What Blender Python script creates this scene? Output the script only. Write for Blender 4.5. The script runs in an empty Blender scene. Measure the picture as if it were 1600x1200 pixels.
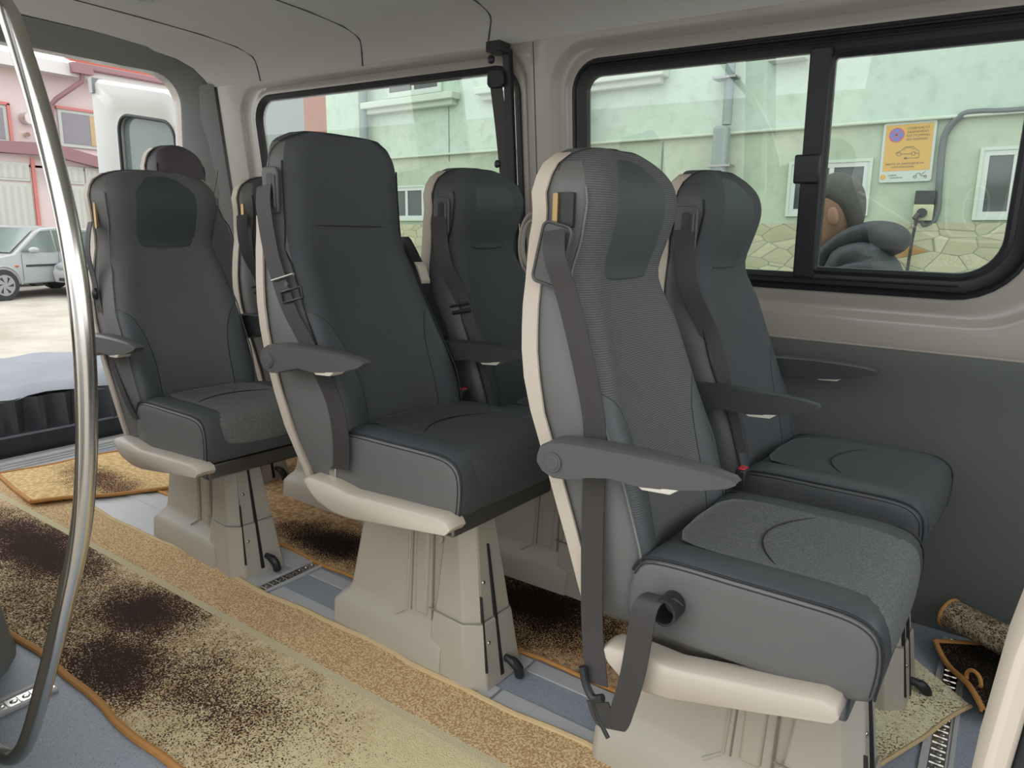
import bpy, bmesh, math, random
from mathutils import Vector, Matrix
random.seed(7)
SC = bpy.context.scene
COL = SC.collection
PI = math.pi

# ------------------------------------------------------------------ materials
OUT = .60  # darkens outdoor base colours in place of a lower outdoor light level
def so(r, g, b):
    c = sg(r, g, b); return (c[0]*OUT, c[1]*OUT, c[2]*OUT, 1)
def sg(r, g, b):
    f = lambda c: (c / 255 / 12.92) if c / 255 <= .04045 else ((c / 255 + .055) / 1.055) ** 2.4
    return (f(r), f(g), f(b), 1)

class NT:
    def __init__(s, name):
        s.m = bpy.data.materials.new(name); s.m.use_nodes = True
        s.t = s.m.node_tree; s.n = s.t.nodes; s.n.clear()
        s.out = s.n.new('ShaderNodeOutputMaterial')
    def new(s, typ, **kw):
        n = s.n.new(typ)
        for k, v in kw.items(): setattr(n, k, v)
        return n
    def link(s, a, b): s.t.links.new(a, b)
    def math(s, op, a, b=None, c=None, clamp=False):
        n = s.n.new('ShaderNodeMath'); n.operation = op; n.use_clamp = clamp
        for i, v in enumerate((a, b, c)):
            if v is None: continue
            if isinstance(v, (int, float)): n.inputs[i].default_value = v
            else: s.link(v, n.inputs[i])
        return n.outputs[0]
    def mix(s, f, a, b):
        n = s.n.new('ShaderNodeMix'); n.data_type = 'RGBA'
        for i, v in ((0, f), (6, a), (7, b)):
            if isinstance(v, (int, float)): n.inputs[i].default_value = v
            elif isinstance(v, tuple): n.inputs[i].default_value = v
            else: s.link(v, n.inputs[i])
        return n.outputs[2]
    def noise(s, scale, detail=2, rough=.5, vec=None):
        n = s.n.new('ShaderNodeTexNoise'); n.inputs['Scale'].default_value = scale
        n.inputs['Detail'].default_value = detail; n.inputs['Roughness'].default_value = rough
        s.link(vec if vec is not None else s.obj(), n.inputs['Vector'])
        return n.outputs['Fac']
    def obj(s):
        if not hasattr(s, '_o'):
            s._o = s.n.new('ShaderNodeTexCoord').outputs['Object']
        return s._o
    def xyz(s):
        n = s.n.new('ShaderNodeSeparateXYZ'); s.link(s.obj(), n.inputs[0]); return n.outputs
    def ramp(s, f, lo, hi):
        n = s.n.new('ShaderNodeMapRange'); n.inputs[1].default_value = lo; n.inputs[2].default_value = hi
        s.link(f, n.inputs[0]); return n.outputs[0]
    def bsdf(s, col, rough=.5, metal=0, bump=None, bs=.1, bd=.002, spec=.5, coat=0):
        b = s.n.new('ShaderNodeBsdfPrincipled')
        if isinstance(col, tuple): b.inputs['Base Color'].default_value = col
        else: s.link(col, b.inputs['Base Color'])
        if isinstance(rough, (int, float)): b.inputs['Roughness'].default_value = rough
        else: s.link(rough, b.inputs['Roughness'])
        b.inputs['Metallic'].default_value = metal
        b.inputs['Specular IOR Level'].default_value = spec
        b.inputs['Coat Weight'].default_value = coat
        if bump is not None:
            bn = s.n.new('ShaderNodeBump'); bn.inputs['Strength'].default_value = bs
            bn.inputs['Distance'].default_value = bd
            s.link(bump, bn.inputs['Height']); s.link(bn.outputs[0], b.inputs['Normal'])
        s.link(b.outputs[0], s.out.inputs[0]); return b

def simple(name, col, rough=.5, metal=0, var=.06, vs=6, bump=0, bscale=300, spec=.5, coat=0):
    t = NT(name)
    c = t.mix(t.noise(vs, 3), tuple(x * (1 - var) for x in col[:3]) + (1,), tuple(min(1, x * (1 + var)) for x in col[:3]) + (1,))
    t.bsdf(c, rough, metal, t.noise(bscale, 2) if bump else None, bump, .001, spec, coat)
    return t.m

M = {}
M['leather'] = simple('leather', sg(74, 77, 80), .45, bump=.35, bscale=420, var=.08)
M['leather_side'] = simple('leather_side', sg(104, 103, 101), .48, bump=.3, bscale=420, var=.06)
M['darkleather'] = simple('dark_leather', sg(72, 76, 80), .5, bump=.3, bscale=420, var=.06)
M['pad'] = simple('smooth_pad', sg(70, 78, 80), .55, bump=.15)
M['padgrey'] = simple('grey_smooth_pad', sg(86, 94, 94), .6)
M['darkpad'] = simple('dark_smooth_pad', sg(68, 74, 76), .6)
M['shell'] = simple('cream_shell', sg(198, 187, 171), .42, var=.03)
M['pedestal'] = simple('pedestal_plastic', sg(180, 173, 160), .45, var=.03)
M['plastic'] = simple('grey_black_plastic', sg(86, 85, 84), .42, bump=.2, bscale=500)
M['darkplastic'] = simple('dark_plastic', sg(62, 64, 65), .42)
M['blackplastic'] = simple('black_plastic', sg(38, 40, 42), .4)
M['rubber'] = simple('black_rubber', sg(34, 37, 40), .5)
M['webbing'] = None
M['steel'] = simple('brushed_steel', (.62, .60, .56, 1), .22, 1, var=.05, vs=40)
M['darksteel'] = simple('dark_steel', (.25, .25, .25, 1), .35, 1)
M['brass'] = simple('brass_metal', (.42, .30, .13, 1), .35, .8)
M['paint'] = simple('cream_grey_paint', sg(168, 162, 152), .3, var=.04, vs=3, coat=.3)
M['panel'] = simple('grey_wall_panel', sg(98, 102, 96), .55, var=.06, vs=2)
M['archgrey'] = simple('grey_green_plastic', sg(128, 134, 130), .6)
M['pedseam'] = simple('pedestal_joint', sg(132, 126, 116), .6)
M['sillwhite'] = simple('bright_sill', sg(238, 238, 236), .4, var=.04)
M['headliner'] = simple('headliner', sg(200, 201, 197), .85, var=.03, vs=2)
M['headerdark'] = simple('rear_header', sg(122, 124, 124), .8, var=.04, vs=3)
M['groove'] = simple('groove', sg(78, 80, 78), .8)
M['white'] = simple('white_paint', sg(186, 187, 182), .3, var=.02, coat=.3)
M['greyplate'] = simple('grey_floor_plate', sg(188, 190, 190), .4, var=.05)
M['seamthread'] = simple('pale_thread', sg(120, 120, 116), .7)
M['darkseam'] = simple('dark_seam', sg(38, 40, 42), .7)
M['binding'] = simple('orange_binding', sg(196, 142, 80), .8, var=.12, vs=60, bump=.4)
M['creambinding'] = simple('cream_binding', sg(206, 182, 138), .8, var=.1, vs=60, bump=.4)
M['red'] = simple('red_plastic', sg(200, 50, 60), .4)
M['tag'] = simple('cream_tag', sg(214, 208, 192), .45)
M['hose'] = simple('white_hose', sg(205, 196, 188), .45)
M['blackcloth'] = simple('black_padded_cloth', sg(122, 127, 135), .5, var=.12, vs=8, bump=.5, bscale=60)
M['blackskirt'] = simple('black_vinyl', sg(70, 75, 82), .4, var=.15, vs=10, bump=.5, bscale=30)
M['seatred'] = simple('plum_grey_fabric', sg(88, 80, 86), .85, bump=.2)

def webbing():
    t = NT('belt_webbing')
    w = t.new('ShaderNodeTexWave'); w.inputs['Scale'].default_value = 260
    t.link(t.obj(), w.inputs['Vector'])
    c = t.mix(w.outputs['Fac'], sg(54, 51, 50), sg(66, 62, 60))
    t.bsdf(c, .55, 0, w.outputs['Fac'], .2, .0006)
    return t.m
M['webbing'] = webbing()

def ribfabric(name, base, hi, ltop, lside):
    """woven seat fabric in the middle, leather bolsters at the sides; zones follow the seat's own sewing pattern"""
    t = NT(name)
    o = t.xyz()
    w = t.new('ShaderNodeTexWave', bands_direction='Z'); w.inputs['Scale'].default_value = 75
    w.inputs['Distortion'].default_value = 2.2; w.inputs['Detail'].default_value = 1; w.inputs['Detail Scale'].default_value = 8
    t.link(t.obj(), w.inputs['Vector'])
    fab = t.mix(w.outputs['Fac'], base, hi)
    ay = t.math('ABSOLUTE', o[1])
    fc = t.new('ShaderNodeFloatCurve'); cv = fc.mapping.curves[0]
    pts = [(0, .125), (.60, .125), (.72, .13), (.82, .16), (.90, .26), (1, .3)]
    cv.points[0].location = (0, .4); cv.points[1].location = (1, 1)
    for z, wd in pts[1:-1]: cv.points.new(z, wd / .3)
    cv.points[0].location = (0, pts[0][1] / .3); cv.points[-1].location = (1, 1)
    fc.mapping.update()
    t.link(o[2], fc.inputs['Value'])
    wz = t.math('MULTIPLY', fc.outputs[0], .3)
    d = t.math('SUBTRACT', ay, wz)
    isl = t.math('GREATER_THAN', d, 0)
    seam = t.math('LESS_THAN', t.math('ABSOLUTE', d), .0016)
    c = t.mix(isl, fab, ltop)
    c = t.mix(seam, c, sg(40, 42, 44))
    rgh = t.math('SUBTRACT', .85, t.math('MULTIPLY', isl, .38))
    t.bsdf(c, rgh, 0, w.outputs['Fac'], .25, .0008)
    return t.m
M['back_A'] = ribfabric('seat_back_fabric', sg(74, 76, 77), sg(104, 105, 105), sg(80, 85, 87), None)
M['back_E'] = ribfabric('seat_back_grey_fabric', sg(96, 98, 100), sg(101, 103, 105), sg(82, 87, 91), None)
M['back_dark'] = ribfabric('seat_back_dark_fabric', sg(72, 76, 80), sg(78, 81, 84), sg(70, 75, 79), None)
def plainfab(name, a, b, sc=240):
    t = NT(name); n = t.noise(sc, 2)
    t.bsdf(t.mix(t.ramp(n, .4, .6), a, b), .88, 0, n, .3, .0006); return t.m
M['cushfab'] = plainfab('cushion_fabric', sg(92, 96, 93), sg(110, 113, 110))
M['cushdark'] = plainfab('cushion_dark_fabric', sg(66, 69, 72), sg(75, 78, 80))

def rugmat(name, base, mid, dark, blobs, thr=.0, cream=None, border=None, sc=235):
    """speckled pile: dark flecks get denser inside the blobs (x,y,rx,ry,weight)"""
    t = NT(name); o = t.xyz()
    dens = None
    wob = t.math('MULTIPLY', t.math('SUBTRACT', t.noise(6, 4), .5), .9)
    for (bx, by, rx, ry, w) in blobs:
        dx = t.math('DIVIDE', t.math('SUBTRACT', o[0], bx), rx)
        dy = t.math('DIVIDE', t.math('SUBTRACT', o[1], by), ry)
        r = t.math('SQRT', t.math('ADD', t.math('MULTIPLY', dx, dx), t.math('MULTIPLY', dy, dy)))
        r = t.math('ADD', r, wob)
        v = t.math('MULTIPLY', t.math('SUBTRACT', 1, t.ramp(r, .25, 1.75)), w)
        dens = v if dens is None else t.math('MAXIMUM', dens, v)
    n1 = t.noise(sc, 3, .7)
    n2 = t.noise(14, 3)
    th = t.math('SUBTRACT', t.math('SUBTRACT', .60 + thr, t.math('MULTIPLY', dens, .26)), t.math('MULTIPLY', t.math('SUBTRACT', n2, .5), .12))
    fleck = t.ramp(t.math('SUBTRACT', n1, th), -.008, .008)
    pale = t.mix(t.ramp(t.noise(60, 2), .4, .6), base, mid)
    if cream:  # (x0,x1): fades to plain cream toward x1
        f = t.math('MULTIPLY', t.ramp(t.math('ADD', o[0], wob), cream[0], cream[1]), .85)
        pale = t.mix(f, pale, cream[2])
    c = t.mix(fleck, pale, dark)
    if border:
        y0, y1, bc, bm, bd = border
        g = t.ramp(t.math('SUBTRACT', t.noise(sc * .8, 3, .7), .5), -.03, .03)
        bcol = t.mix(g, bc, bm)
        c = t.mix(t.math('GREATER_THAN', o[1], y1), c, bcol)
        band = t.math('MULTIPLY', t.math('GREATER_THAN', o[1], y0), t.math('LESS_THAN', o[1], y1))
        c = t.mix(band, c, bd)
    t.bsdf(c, .95, 0, t.noise(260, 2), .6, .004, .1)
    return t.m
M['rug_aisle'] = rugmat('aisle_rug', sg(226, 206, 168), sg(200, 170, 126), sg(66, 48, 42),
    [(-1.93, .95, .20, .12, 1.3), (-1.74, .77, .20, .13, 1.25), (-2.62, .95, .42, .13, 1.4), (-1.45, .85, .32, .18, .75), (-2.15, .80, .7, .25, .75)],
    thr=.06, cream=(-1.45, -1.05, sg(218, 206, 162)), border=(1.062, 1.085, sg(226, 200, 156), sg(180, 146, 104), sg(206, 194, 160)))
M['rug_row'] = rugmat('row_rug', sg(214, 182, 140), sg(176, 138, 98), sg(36, 24, 20),
    [(-1.86, 1.60, .22, .10, 1.3), (-1.05, 1.68, .26, .18, 1.3), (-2.6, 1.7, .3, .3, .3), (-1.4,1.6,1.0,.3,.35)], thr=.05)
M['rug_flap'] = rugmat('flap_rug', sg(236, 208, 156), sg(214, 176, 120), sg(84, 60, 50),
    [(-3.0, 1.38, .35, .10, .95)], thr=.06)
M['rug_light'] = rugmat('light_rug', sg(240, 234, 200), sg(226, 218, 178), sg(112, 98, 66),
    [(-.05, 1.85, .3, .12, .4), (0.0, 1.6, .3, .1, .5)], thr=.06, sc=170)
M['rug_dark'] = rugmat('dark_rug', sg(150, 128, 100), sg(104, 84, 64), sg(34, 28, 24), [(.1, 2.1, .5, .5, 1.0)], thr=.04)
M['rug_roll'] = rugmat('roll_rug', sg(190, 176, 150), sg(140, 122, 98), sg(60, 48, 38), [(0, 0, 3, 3, .5)], thr=.02)

def vinyl():
    t = NT('speckled_vinyl'); n = t.noise(420, 2, .8); n2 = t.noise(300, 1)
    c = t.mix(t.ramp(n, .62, .66), sg(150, 159, 170), sg(215, 220, 226))
    c = t.mix(t.ramp(n2, .66, .70), c, sg(92, 100, 112))
    t.bsdf(c, .5, 0, None); return t.m
M['vinyl'] = vinyl()

def glassmat(name, tint, refl=1.0):
    t = NT(name)
    tr = t.new('ShaderNodeBsdfTransparent'); tr.inputs[0].default_value = tint
    gl = t.new('ShaderNodeBsdfGlossy'); gl.inputs['Roughness'].default_value = .01
    lw = t.new('ShaderNodeLayerWeight'); lw.inputs[0].default_value = .5
    mx = t.new('ShaderNodeMixShader')
    fr = t.math('ADD', .045, t.math('MULTIPLY', t.math('POWER', lw.outputs['Facing'], 5), .9))
    t.link(t.math('MULTIPLY', fr, refl, clamp=True), mx.inputs[0])
    t.link(tr.outputs[0], mx.inputs[1]); t.link(gl.outputs[0], mx.inputs[2]); t.link(mx.outputs[0], t.out.inputs[0])
    return t.m
M['glass'] = glassmat('window_glass', (.84, .93, .87, 1), 2.3)
M['cabglass'] = simple('car_glass', so(128, 146, 140), .08, var=.2, vs=3)
M['hglass'] = simple('house_glass', so(84, 92, 90), .08, var=.35, vs=3)

def facademat():
    t = NT('green_render'); n = t.noise(1.6, 5, .6); n2 = t.noise(9, 4)
    o = t.xyz()
    up = t.mix(t.ramp(n, .35, .7), so(222, 240, 224), so(206, 228, 208))
    lo = t.mix(t.ramp(n, .35, .7), so(212, 224, 200), so(190, 208, 182))
    c = t.mix(t.math('GREATER_THAN', o[2], 2.05), lo, up)
    c = t.mix(t.math('MULTIPLY', t.ramp(n2, .5, .75), .35), c, so(158, 172, 150))
    t.bsdf(c, .9, 0, n2, .3, .01); return t.m
M['facade'] = facademat()
def stonemat():
    t = NT('crazy_stone')
    v = t.new('ShaderNodeTexVoronoi', feature='DISTANCE_TO_EDGE'); v.inputs['Scale'].default_value = 6.5
    mp = t.new('ShaderNodeMapping'); mp.inputs['Scale'].default_value = (.75, 1, 1.5)
    t.link(t.obj(), mp.inputs[0]); t.link(mp.outputs[0], v.inputs['Vector'])
    v2 = t.new('ShaderNodeTexVoronoi'); v2.inputs['Scale'].default_value = 6.5; t.link(mp.outputs[0], v2.inputs['Vector'])
    hs = t.new('ShaderNodeSeparateXYZ'); t.link(v2.outputs['Color'], hs.inputs[0])
    st = t.mix(hs.outputs[0], so(214, 212, 180), so(188, 188, 154))
    st = t.mix(t.math('GREATER_THAN', hs.outputs[1], .965), st, so(190, 150, 96))
    c = t.mix(t.ramp(v.outputs['Distance'], .0, .035), so(128, 134, 112), st)
    t.bsdf(c, .9, 0, v.outputs['Distance'], .4, .02); return t.m
M['stone'] = stonemat()
M['mould'] = simple('pale_moulding', so(222, 236, 218), .8, var=.06)
M['pvc'] = simple('white_pvc', so(226, 234, 226), .4, var=.02)
M['pipe'] = simple('grey_pipe', so(142, 160, 158), .5, var=.08, vs=10)
M['conduit'] = simple('grey_conduit', so(104, 114, 112), .5)
M['pink'] = simple('pink_render', sg(206, 190, 188), .9, var=.03, vs=.5)  # wall colour lightened to carry the outdoor haze
M['greywall'] = simple('blue_grey_wall', sg(120, 128, 130), .8)
M['pinkdark'] = simple('pink_fascia', sg(200, 197, 195), .8)
M['redtrim'] = simple('red_trim', sg(190, 118, 112), .6)  # red paled: haze is put into the trim colour
M['maroon'] = simple('maroon_metal', sg(138, 104, 106), .5)
M['rooftile'] = simple('roof_tile', so(222, 120, 96), .8)
M['greyglass'] = simple('pale_grey_glass', so(172, 172, 180), .15, var=.08, vs=1)
M['curtain'] = None
def curtain():
    t = NT('net_curtain'); w = t.new('ShaderNodeTexWave', bands_direction='Y'); w.inputs['Scale'].default_value = 2.2
    w.inputs['Distortion'].default_value = 1.5
    t.link(t.obj(), w.inputs['Vector']); t.bsdf(t.mix(w.outputs['Fac'], so(218, 220, 206), so(236, 236, 226)), .8); return t.m
M['curtain'] = curtain()
M['yellowblind'] = simple('yellow_blind', so(224, 200, 150), .7)
def groundmat():
    t = NT('dusty_concrete'); n = t.noise(.8, 6, .65)
    c = t.mix(t.ramp(n, .35, .65), so(232, 224, 210), so(198, 186, 168))
    t.bsdf(c, .9, 0, t.noise(8, 4), .3, .02); return t.m
M['ground'] = groundmat()
M['carsilver'] = simple('silver_car_paint', so(196, 200, 200), .3, 0, var=.02, coat=.5)
M['carwhite'] = simple('pale_car_paint', so(214, 216, 214), .3, 0, var=.02, coat=.5)
M['tyre'] = simple('tyre_rubber', so(70, 72, 74), .8)
M['hub'] = simple('wheel_trim', so(190, 192, 192), .35)
M['orange'] = simple('orange_lens', so(235, 110, 50), .3)
M['headlamp'] = simple('headlamp_lens', so(190, 196, 200), .1)
M['plate'] = simple('number_plate', so(226, 228, 230), .4)
M['signyellow'] = simple('sign_yellow', so(232, 182, 84), .5, var=.02)
M['signwhite'] = simple('sign_white', so(214, 226, 214), .5, var=.02)
M['signblue'] = simple('sign_blue', so(110, 130, 210), .5)
M['signred'] = simple('sign_red', so(214, 96, 110), .5)
M['signink'] = simple('sign_ink', so(110, 100, 70), .6)
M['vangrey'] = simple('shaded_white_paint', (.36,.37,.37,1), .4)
M['vanchrome'] = simple('bright_trim', (.9,.9,.9,1), .5)
M['skin'] = simple('skin', so(196, 150, 122), .55, var=.05, vs=30)
M['hair'] = simple('grey_black_hair', so(96, 94, 88), .8, var=.25, vs=60, bump=.6, bscale=200)
M['jacket'] = simple('dark_jacket', so(52, 57, 63), .6, var=.12, vs=18, bump=.4, bscale=40)
M['trousers'] = simple('dark_trousers', so(50, 54, 66), .8)
M['brick'] = simple('orange_brick', so(186, 120, 96), .9, var=.2, vs=6)
M['charger'] = simple('cream_charger', so(218, 220, 180), .5, var=.02)
M['lampwhite'] = simple('lamp_lens', so(235, 235, 230), .3)

# ------------------------------------------------------------------ mesh helpers
class MB:
    def __init__(s): s.v = []; s.f = []; s.mi = []; s.cur = 0
    def add(s, vs, fs):
        b = len(s.v); s.v += [tuple(v) for v in vs]
        for f in fs: s.f.append([b + i for i in f]); s.mi.append(s.cur)
    def box(s, a, b):
        x0, y0, z0 = a; x1, y1, z1 = b
        s.add([(x0,y0,z0),(x1,y0,z0),(x1,y1,z0),(x0,y1,z0),(x0,y0,z1),(x1,y0,z1),(x1,y1,z1),(x0,y1,z1)],
              [(0,3,2,1),(4,5,6,7),(0,1,5,4),(1,2,6,5),(2,3,7,6),(3,0,4,7)])
        return s
    def loft(s, rings, cap0=True, cap1=True, closed=True):
        n = len(rings[0]); vs = [p for r in rings for p in r]; fs = []
        for i in range(len(rings) - 1):
            for j in range(n if closed else n - 1):
                k = (j + 1) % n
                fs.append((i*n+j, i*n+k, (i+1)*n+k, (i+1)*n+j))
        if cap0: fs.append(tuple(range(n))[::-1])
        if cap1: fs.append(tuple((len(rings)-1)*n + j for j in range(n)))
        s.add(vs, fs); return s
    def tube(s, pts, r, seg=10, cap=True):
        pts = [Vector(p) for p in pts]; rings = []; prev = None
        for i, p in enumerate(pts):
            t = (pts[min(i+1, len(pts)-1)] - pts[max(i-1, 0)]).normalized()
            if prev is None:
                a = Vector((0,0,1)) if abs(t.z) < .9 else Vector((1,0,0)); u = t.cross(a).normalized()
            else: u = (prev - t * prev.dot(t)).normalized()
            prev = u; w = t.cross(u); rr = r[i] if isinstance(r, (list, tuple)) else r
            rings.append([p + (u*math.cos(2*PI*k/seg) + w*math.sin(2*PI*k/seg))*rr for k in range(seg)])
        return s.loft(rings, cap, cap)
    def ribbon(s, pts, wv, th=.0015):
        """pts centreline, wv width vector(s) (half width), th half thickness"""
        pts = [Vector(p) for p in pts]; rings = []
        for i, p in enumerate(pts):
            w = Vector(wv[i] if isinstance(wv, list) else wv)
            t = (pts[min(i+1, len(pts)-1)] - pts[max(i-1, 0)]).normalized()
            n = t.cross(w).normalized() * th
            rings.append([p - w - n, p + w - n, p + w + n, p - w + n])
        return s.loft(rings)
    def prism(s, poly, a, b, axis='y'):
        f = {'y': lambda u, v, t: (u, t, v), 'x': lambda u, v, t: (t, u, v), 'z': lambda u, v, t: (u, v, t)}[axis]
        return s.loft([[f(u, v, a) for u, v in poly], [f(u, v, b) for u, v in poly]])
    def cyl(s, p0, p1, r, seg=20): return s.tube([p0, p1], r, seg)
    def sphere(s, c, r, sx=1, sy=1, sz=1, seg=16, rg=10):
        rings = []
        for i in range(1, rg):
            a = PI * i / rg - PI/2
            rings.append([(c[0]+r*sx*math.cos(a)*math.cos(2*PI*j/seg), c[1]+r*sy*math.cos(a)*math.sin(2*PI*j/seg), c[2]+r*sz*math.sin(a)) for j in range(seg)])
        return s.loft(rings)
    def build(s, name, mat, parent=None, bevel=0, sub=0, smooth=True, seg=2, angle=35):
        me = bpy.data.meshes.new(name); me.from_pydata(s.v, [], s.f); me.update()
        mats = mat if isinstance(mat, list) else [mat]
        for m in mats: me.materials.append(M[m] if isinstance(m, str) else m)
        for i, p in enumerate(me.polygons): p.material_index = s.mi[i]; p.use_smooth = smooth
        bm = bmesh.new(); bm.from_mesh(me); bmesh.ops.remove_doubles(bm, verts=bm.verts, dist=1e-6)
        bmesh.ops.recalc_face_normals(bm, faces=bm.faces); bm.to_mesh(me); bm.free()
        o = bpy.data.objects.new(name, me); COL.objects.link(o)
        if parent: o.parent = parent
        if bevel:
            m = o.modifiers.new('bevel', 'BEVEL'); m.width = bevel; m.segments = seg; m.limit_method = 'ANGLE'; m.angle_limit = math.radians(30)
        if sub:
            m = o.modifiers.new('sub', 'SUBSURF'); m.levels = sub; m.render_levels = sub
        if smooth and not sub:
            try: me.set_sharp_from_angle(angle=math.radians(angle))
            except Exception: pass
        return o

def tag(o, label=None, cat=None, group=None, kind=None):
    if label: o['label'] = label
    if cat: o['category'] = cat
    if group: o['group'] = group
    if kind: o['kind'] = kind
    return o
def empty(name, loc=(0,0,0), rz=0, label=None, cat=None, group=None):
    o = bpy.data.objects.new(name, None); COL.objects.link(o); o.location = loc; o.rotation_euler = (0,0,rz)
    o.empty_display_size = .05
    return tag(o, label, cat, group)
def struct(o): o['kind'] = 'structure'; return o

def interp(tab, z):
    if z <= tab[0][0]: return tab[0][1]
    for (a, b), (c, d) in zip(tab, tab[1:]):
        if z <= c:
            t = (z-a)/(c-a); return b + (d-b)*t
    return tab[-1][1]
def sm(pts, n=6):
    """Catmull-Rom through points"""
    pts = [Vector(p) for p in pts]; out = []
    for i in range(len(pts)-1):
        p0, p1, p2, p3 = pts[max(i-1,0)], pts[i], pts[i+1], pts[min(i+2,len(pts)-1)]
        for k in range(n):
            t = k/n; out.append(.5*((2*p1)+(p2-p0)*t+(2*p0-5*p1+4*p2-p3)*t*t+(3*p1-p0-3*p2+p3)*t**3))
    out.append(pts[-1]); return out
def rrect(x0, x1, z0, z1, r, k=6):
    """rounded rectangle, r may be 4 values: bl, br, tr, tl"""
    rs = r if isinstance(r, (list, tuple)) else [r]*4; out = []
    for (cx, cz, a0, rr) in ((x0, z0, PI, rs[0]), (x1, z0, 1.5*PI, rs[1]), (x1, z1, 0, rs[2]), (x0, z1, .5*PI, rs[3])):
        ccx = cx + (rr if cx == x0 else -rr); ccz = cz + (rr if cz == z0 else -rr)
        for i in range(k+1):
            a = a0 + .5*PI*i/k; out.append((ccx + rr*math.cos(a), ccz + rr*math.sin(a)))
    return out

# ------------------------------------------------------------------ camera (origin: 1.12 m above the van floor, outside the open side door)
CR = Matrix(((0.8197958058447589, 0.14357463701195927, -0.554365547564264),
             (0.5720231665992488, -0.15981320627470827, 0.8045180146982199),
             (0.026913446325399958, -0.9766504301473898, -0.21314221472952782)))
cam = bpy.data.cameras.new('camera'); cam.sensor_width = 36; cam.lens = 1118.0 * 36 / 1600; cam.clip_start = .02; cam.clip_end = 300
co = bpy.data.objects.new('camera', cam); COL.objects.link(co)
mw = Matrix.Identity(4)
for i in range(3):
    mw[i][0] = CR[i][0]; mw[i][1] = -CR[i][1]; mw[i][2] = -CR[i][2]
mw[2][3] = 1.12
co.matrix_world = mw
SC.camera = co

# ------------------------------------------------------------------ seats
# side profiles in seat coordinates (x forward, z up)
REAR = {1: [(.43,-.278),(.452,-.288),(.57,-.322),(.72,-.374),(.81,-.411),(.90,-.441),(.995,-.456),(1.053,-.459),(1.12,-.450),(1.16,-.438),(1.20,-.441),(1.24,-.432),(1.27,-.42),(1.29,-.405)],
        2: [(.40,-.278),(.452,-.298),(.60,-.372),(.77,-.432),(.90,-.458),(1.0,-.466),(1.1,-.466),(1.2,-.455),(1.24,-.44),(1.27,-.42),(1.29,-.405)]}
SEAM = {1: [(.43,-.205),(.575,-.205),(.70,-.240),(.82,-.290),(.95,-.335),(1.06,-.362),(1.115,-.343),(1.18,-.328),(1.224,-.334),(1.26,-.354),(1.29,-.385)],
        2: [(.40,-.20),(.546,-.170),(.669,-.195),(.84,-.292),(.987,-.365),(1.135,-.374),(1.22,-.378),(1.26,-.385),(1.29,-.40)]}
HW = {1: [(.43,.205),(.55,.218),(.70,.226),(.85,.224),(.95,.206),(1.05,.184),(1.12,.190),(1.18,.200),(1.22,.200),(1.25,.186),(1.272,.155),(1.285,.10)],
      2: [(.40,.205),(.55,.226),(.70,.230),(.85,.226),(.95,.216),(1.05,.206),(1.15,.203),(1.21,.202),(1.245,.194),(1.265,.178),(1.28,.13)],
      3: [(.43,.205),(.70,.226),(.95,.222),(1.05,.19),(1.10,.15),(1.15,.115),(1.22,.11),(1.25,.1),(1.275,.075),(1.285,.04)]}

def back_ring(z, kind, hk, N=36, inset=0):
    k = 1 if kind == 3 else kind
    xr = interp(REAR[k], z) + .012; xs = interp(SEAM[k], z); hw = interp(HW[hk], z) - inset
    if z > 1.24:
        t = (z - 1.24) / .05; m = (xr + xs) / 2; xr = xr + (m - xr)*t*.5; xs = xs + (m - xs)*t*.4
    bol = .030 if z < 1.0 else .012           # bolster height in front of the seam
    q = min(1, max(.15, (z - .55)/.45)) if kind != 2 else min(.9, max(.15, (z - .55)/.45))
    pts = []
    def P(x, y): pts.append((x, y, z))
    w = hw
    P(xr, -w*.93); P(xr - .004, -w*.6); P(xr - .006, -w*.2); P(xr - .006, w*.2); P(xr - .004, w*.6); P(xr, w*.93)
    P(xr + .010, w); P((xr+xs)/2 - .01*q, w*1.0); P(xs - .012 - .045*q, w)
    P(xs + bol*.35 - .040*q, w*(.975 - .01*q)); P(xs + bol*.9 - .022*q, w*(.90 + .02*q)); P(xs + bol*1.15 - .008*q, w*.82); P(xs + bol*.9 + .002*q, w*.68)
    c = xs + bol*.15
    P(c + .006, w*.52); P(c, w*.3); P(c - .002, w*.1); P(c - .002, -w*.1); P(c, -w*.3); P(c + .006, -w*.52)
    P(xs + bol*.9 + .002*q, -w*.68); P(xs + bol*1.15 - .008*q, -w*.82); P(xs + bol*.9 - .022*q, -w*(.90 + .02*q)); P(xs + bol*.35 - .040*q, -w*(.975 - .01*q))
    P(xs - .012 - .045*q, -w); P((xr+xs)/2 - .01*q, -w*1.0); P(xr + .010, -w)
    return pts

def arm_profile():
    return [(-.033,.008),(-.028,.025),(-.010,.036),(.02,.041),(.08,.045),(.15,.047),(.21,.046),(.265,.043),(.303,.038),(.310,.032),(.298,.024),
            (.26,.011),(.21,-.001),(.16,-.007),(.11,-.004),(.07,-.013),(.03,-.027),(.0,-.031),(-.022,-.022),(-.034,-.006)]

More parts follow.
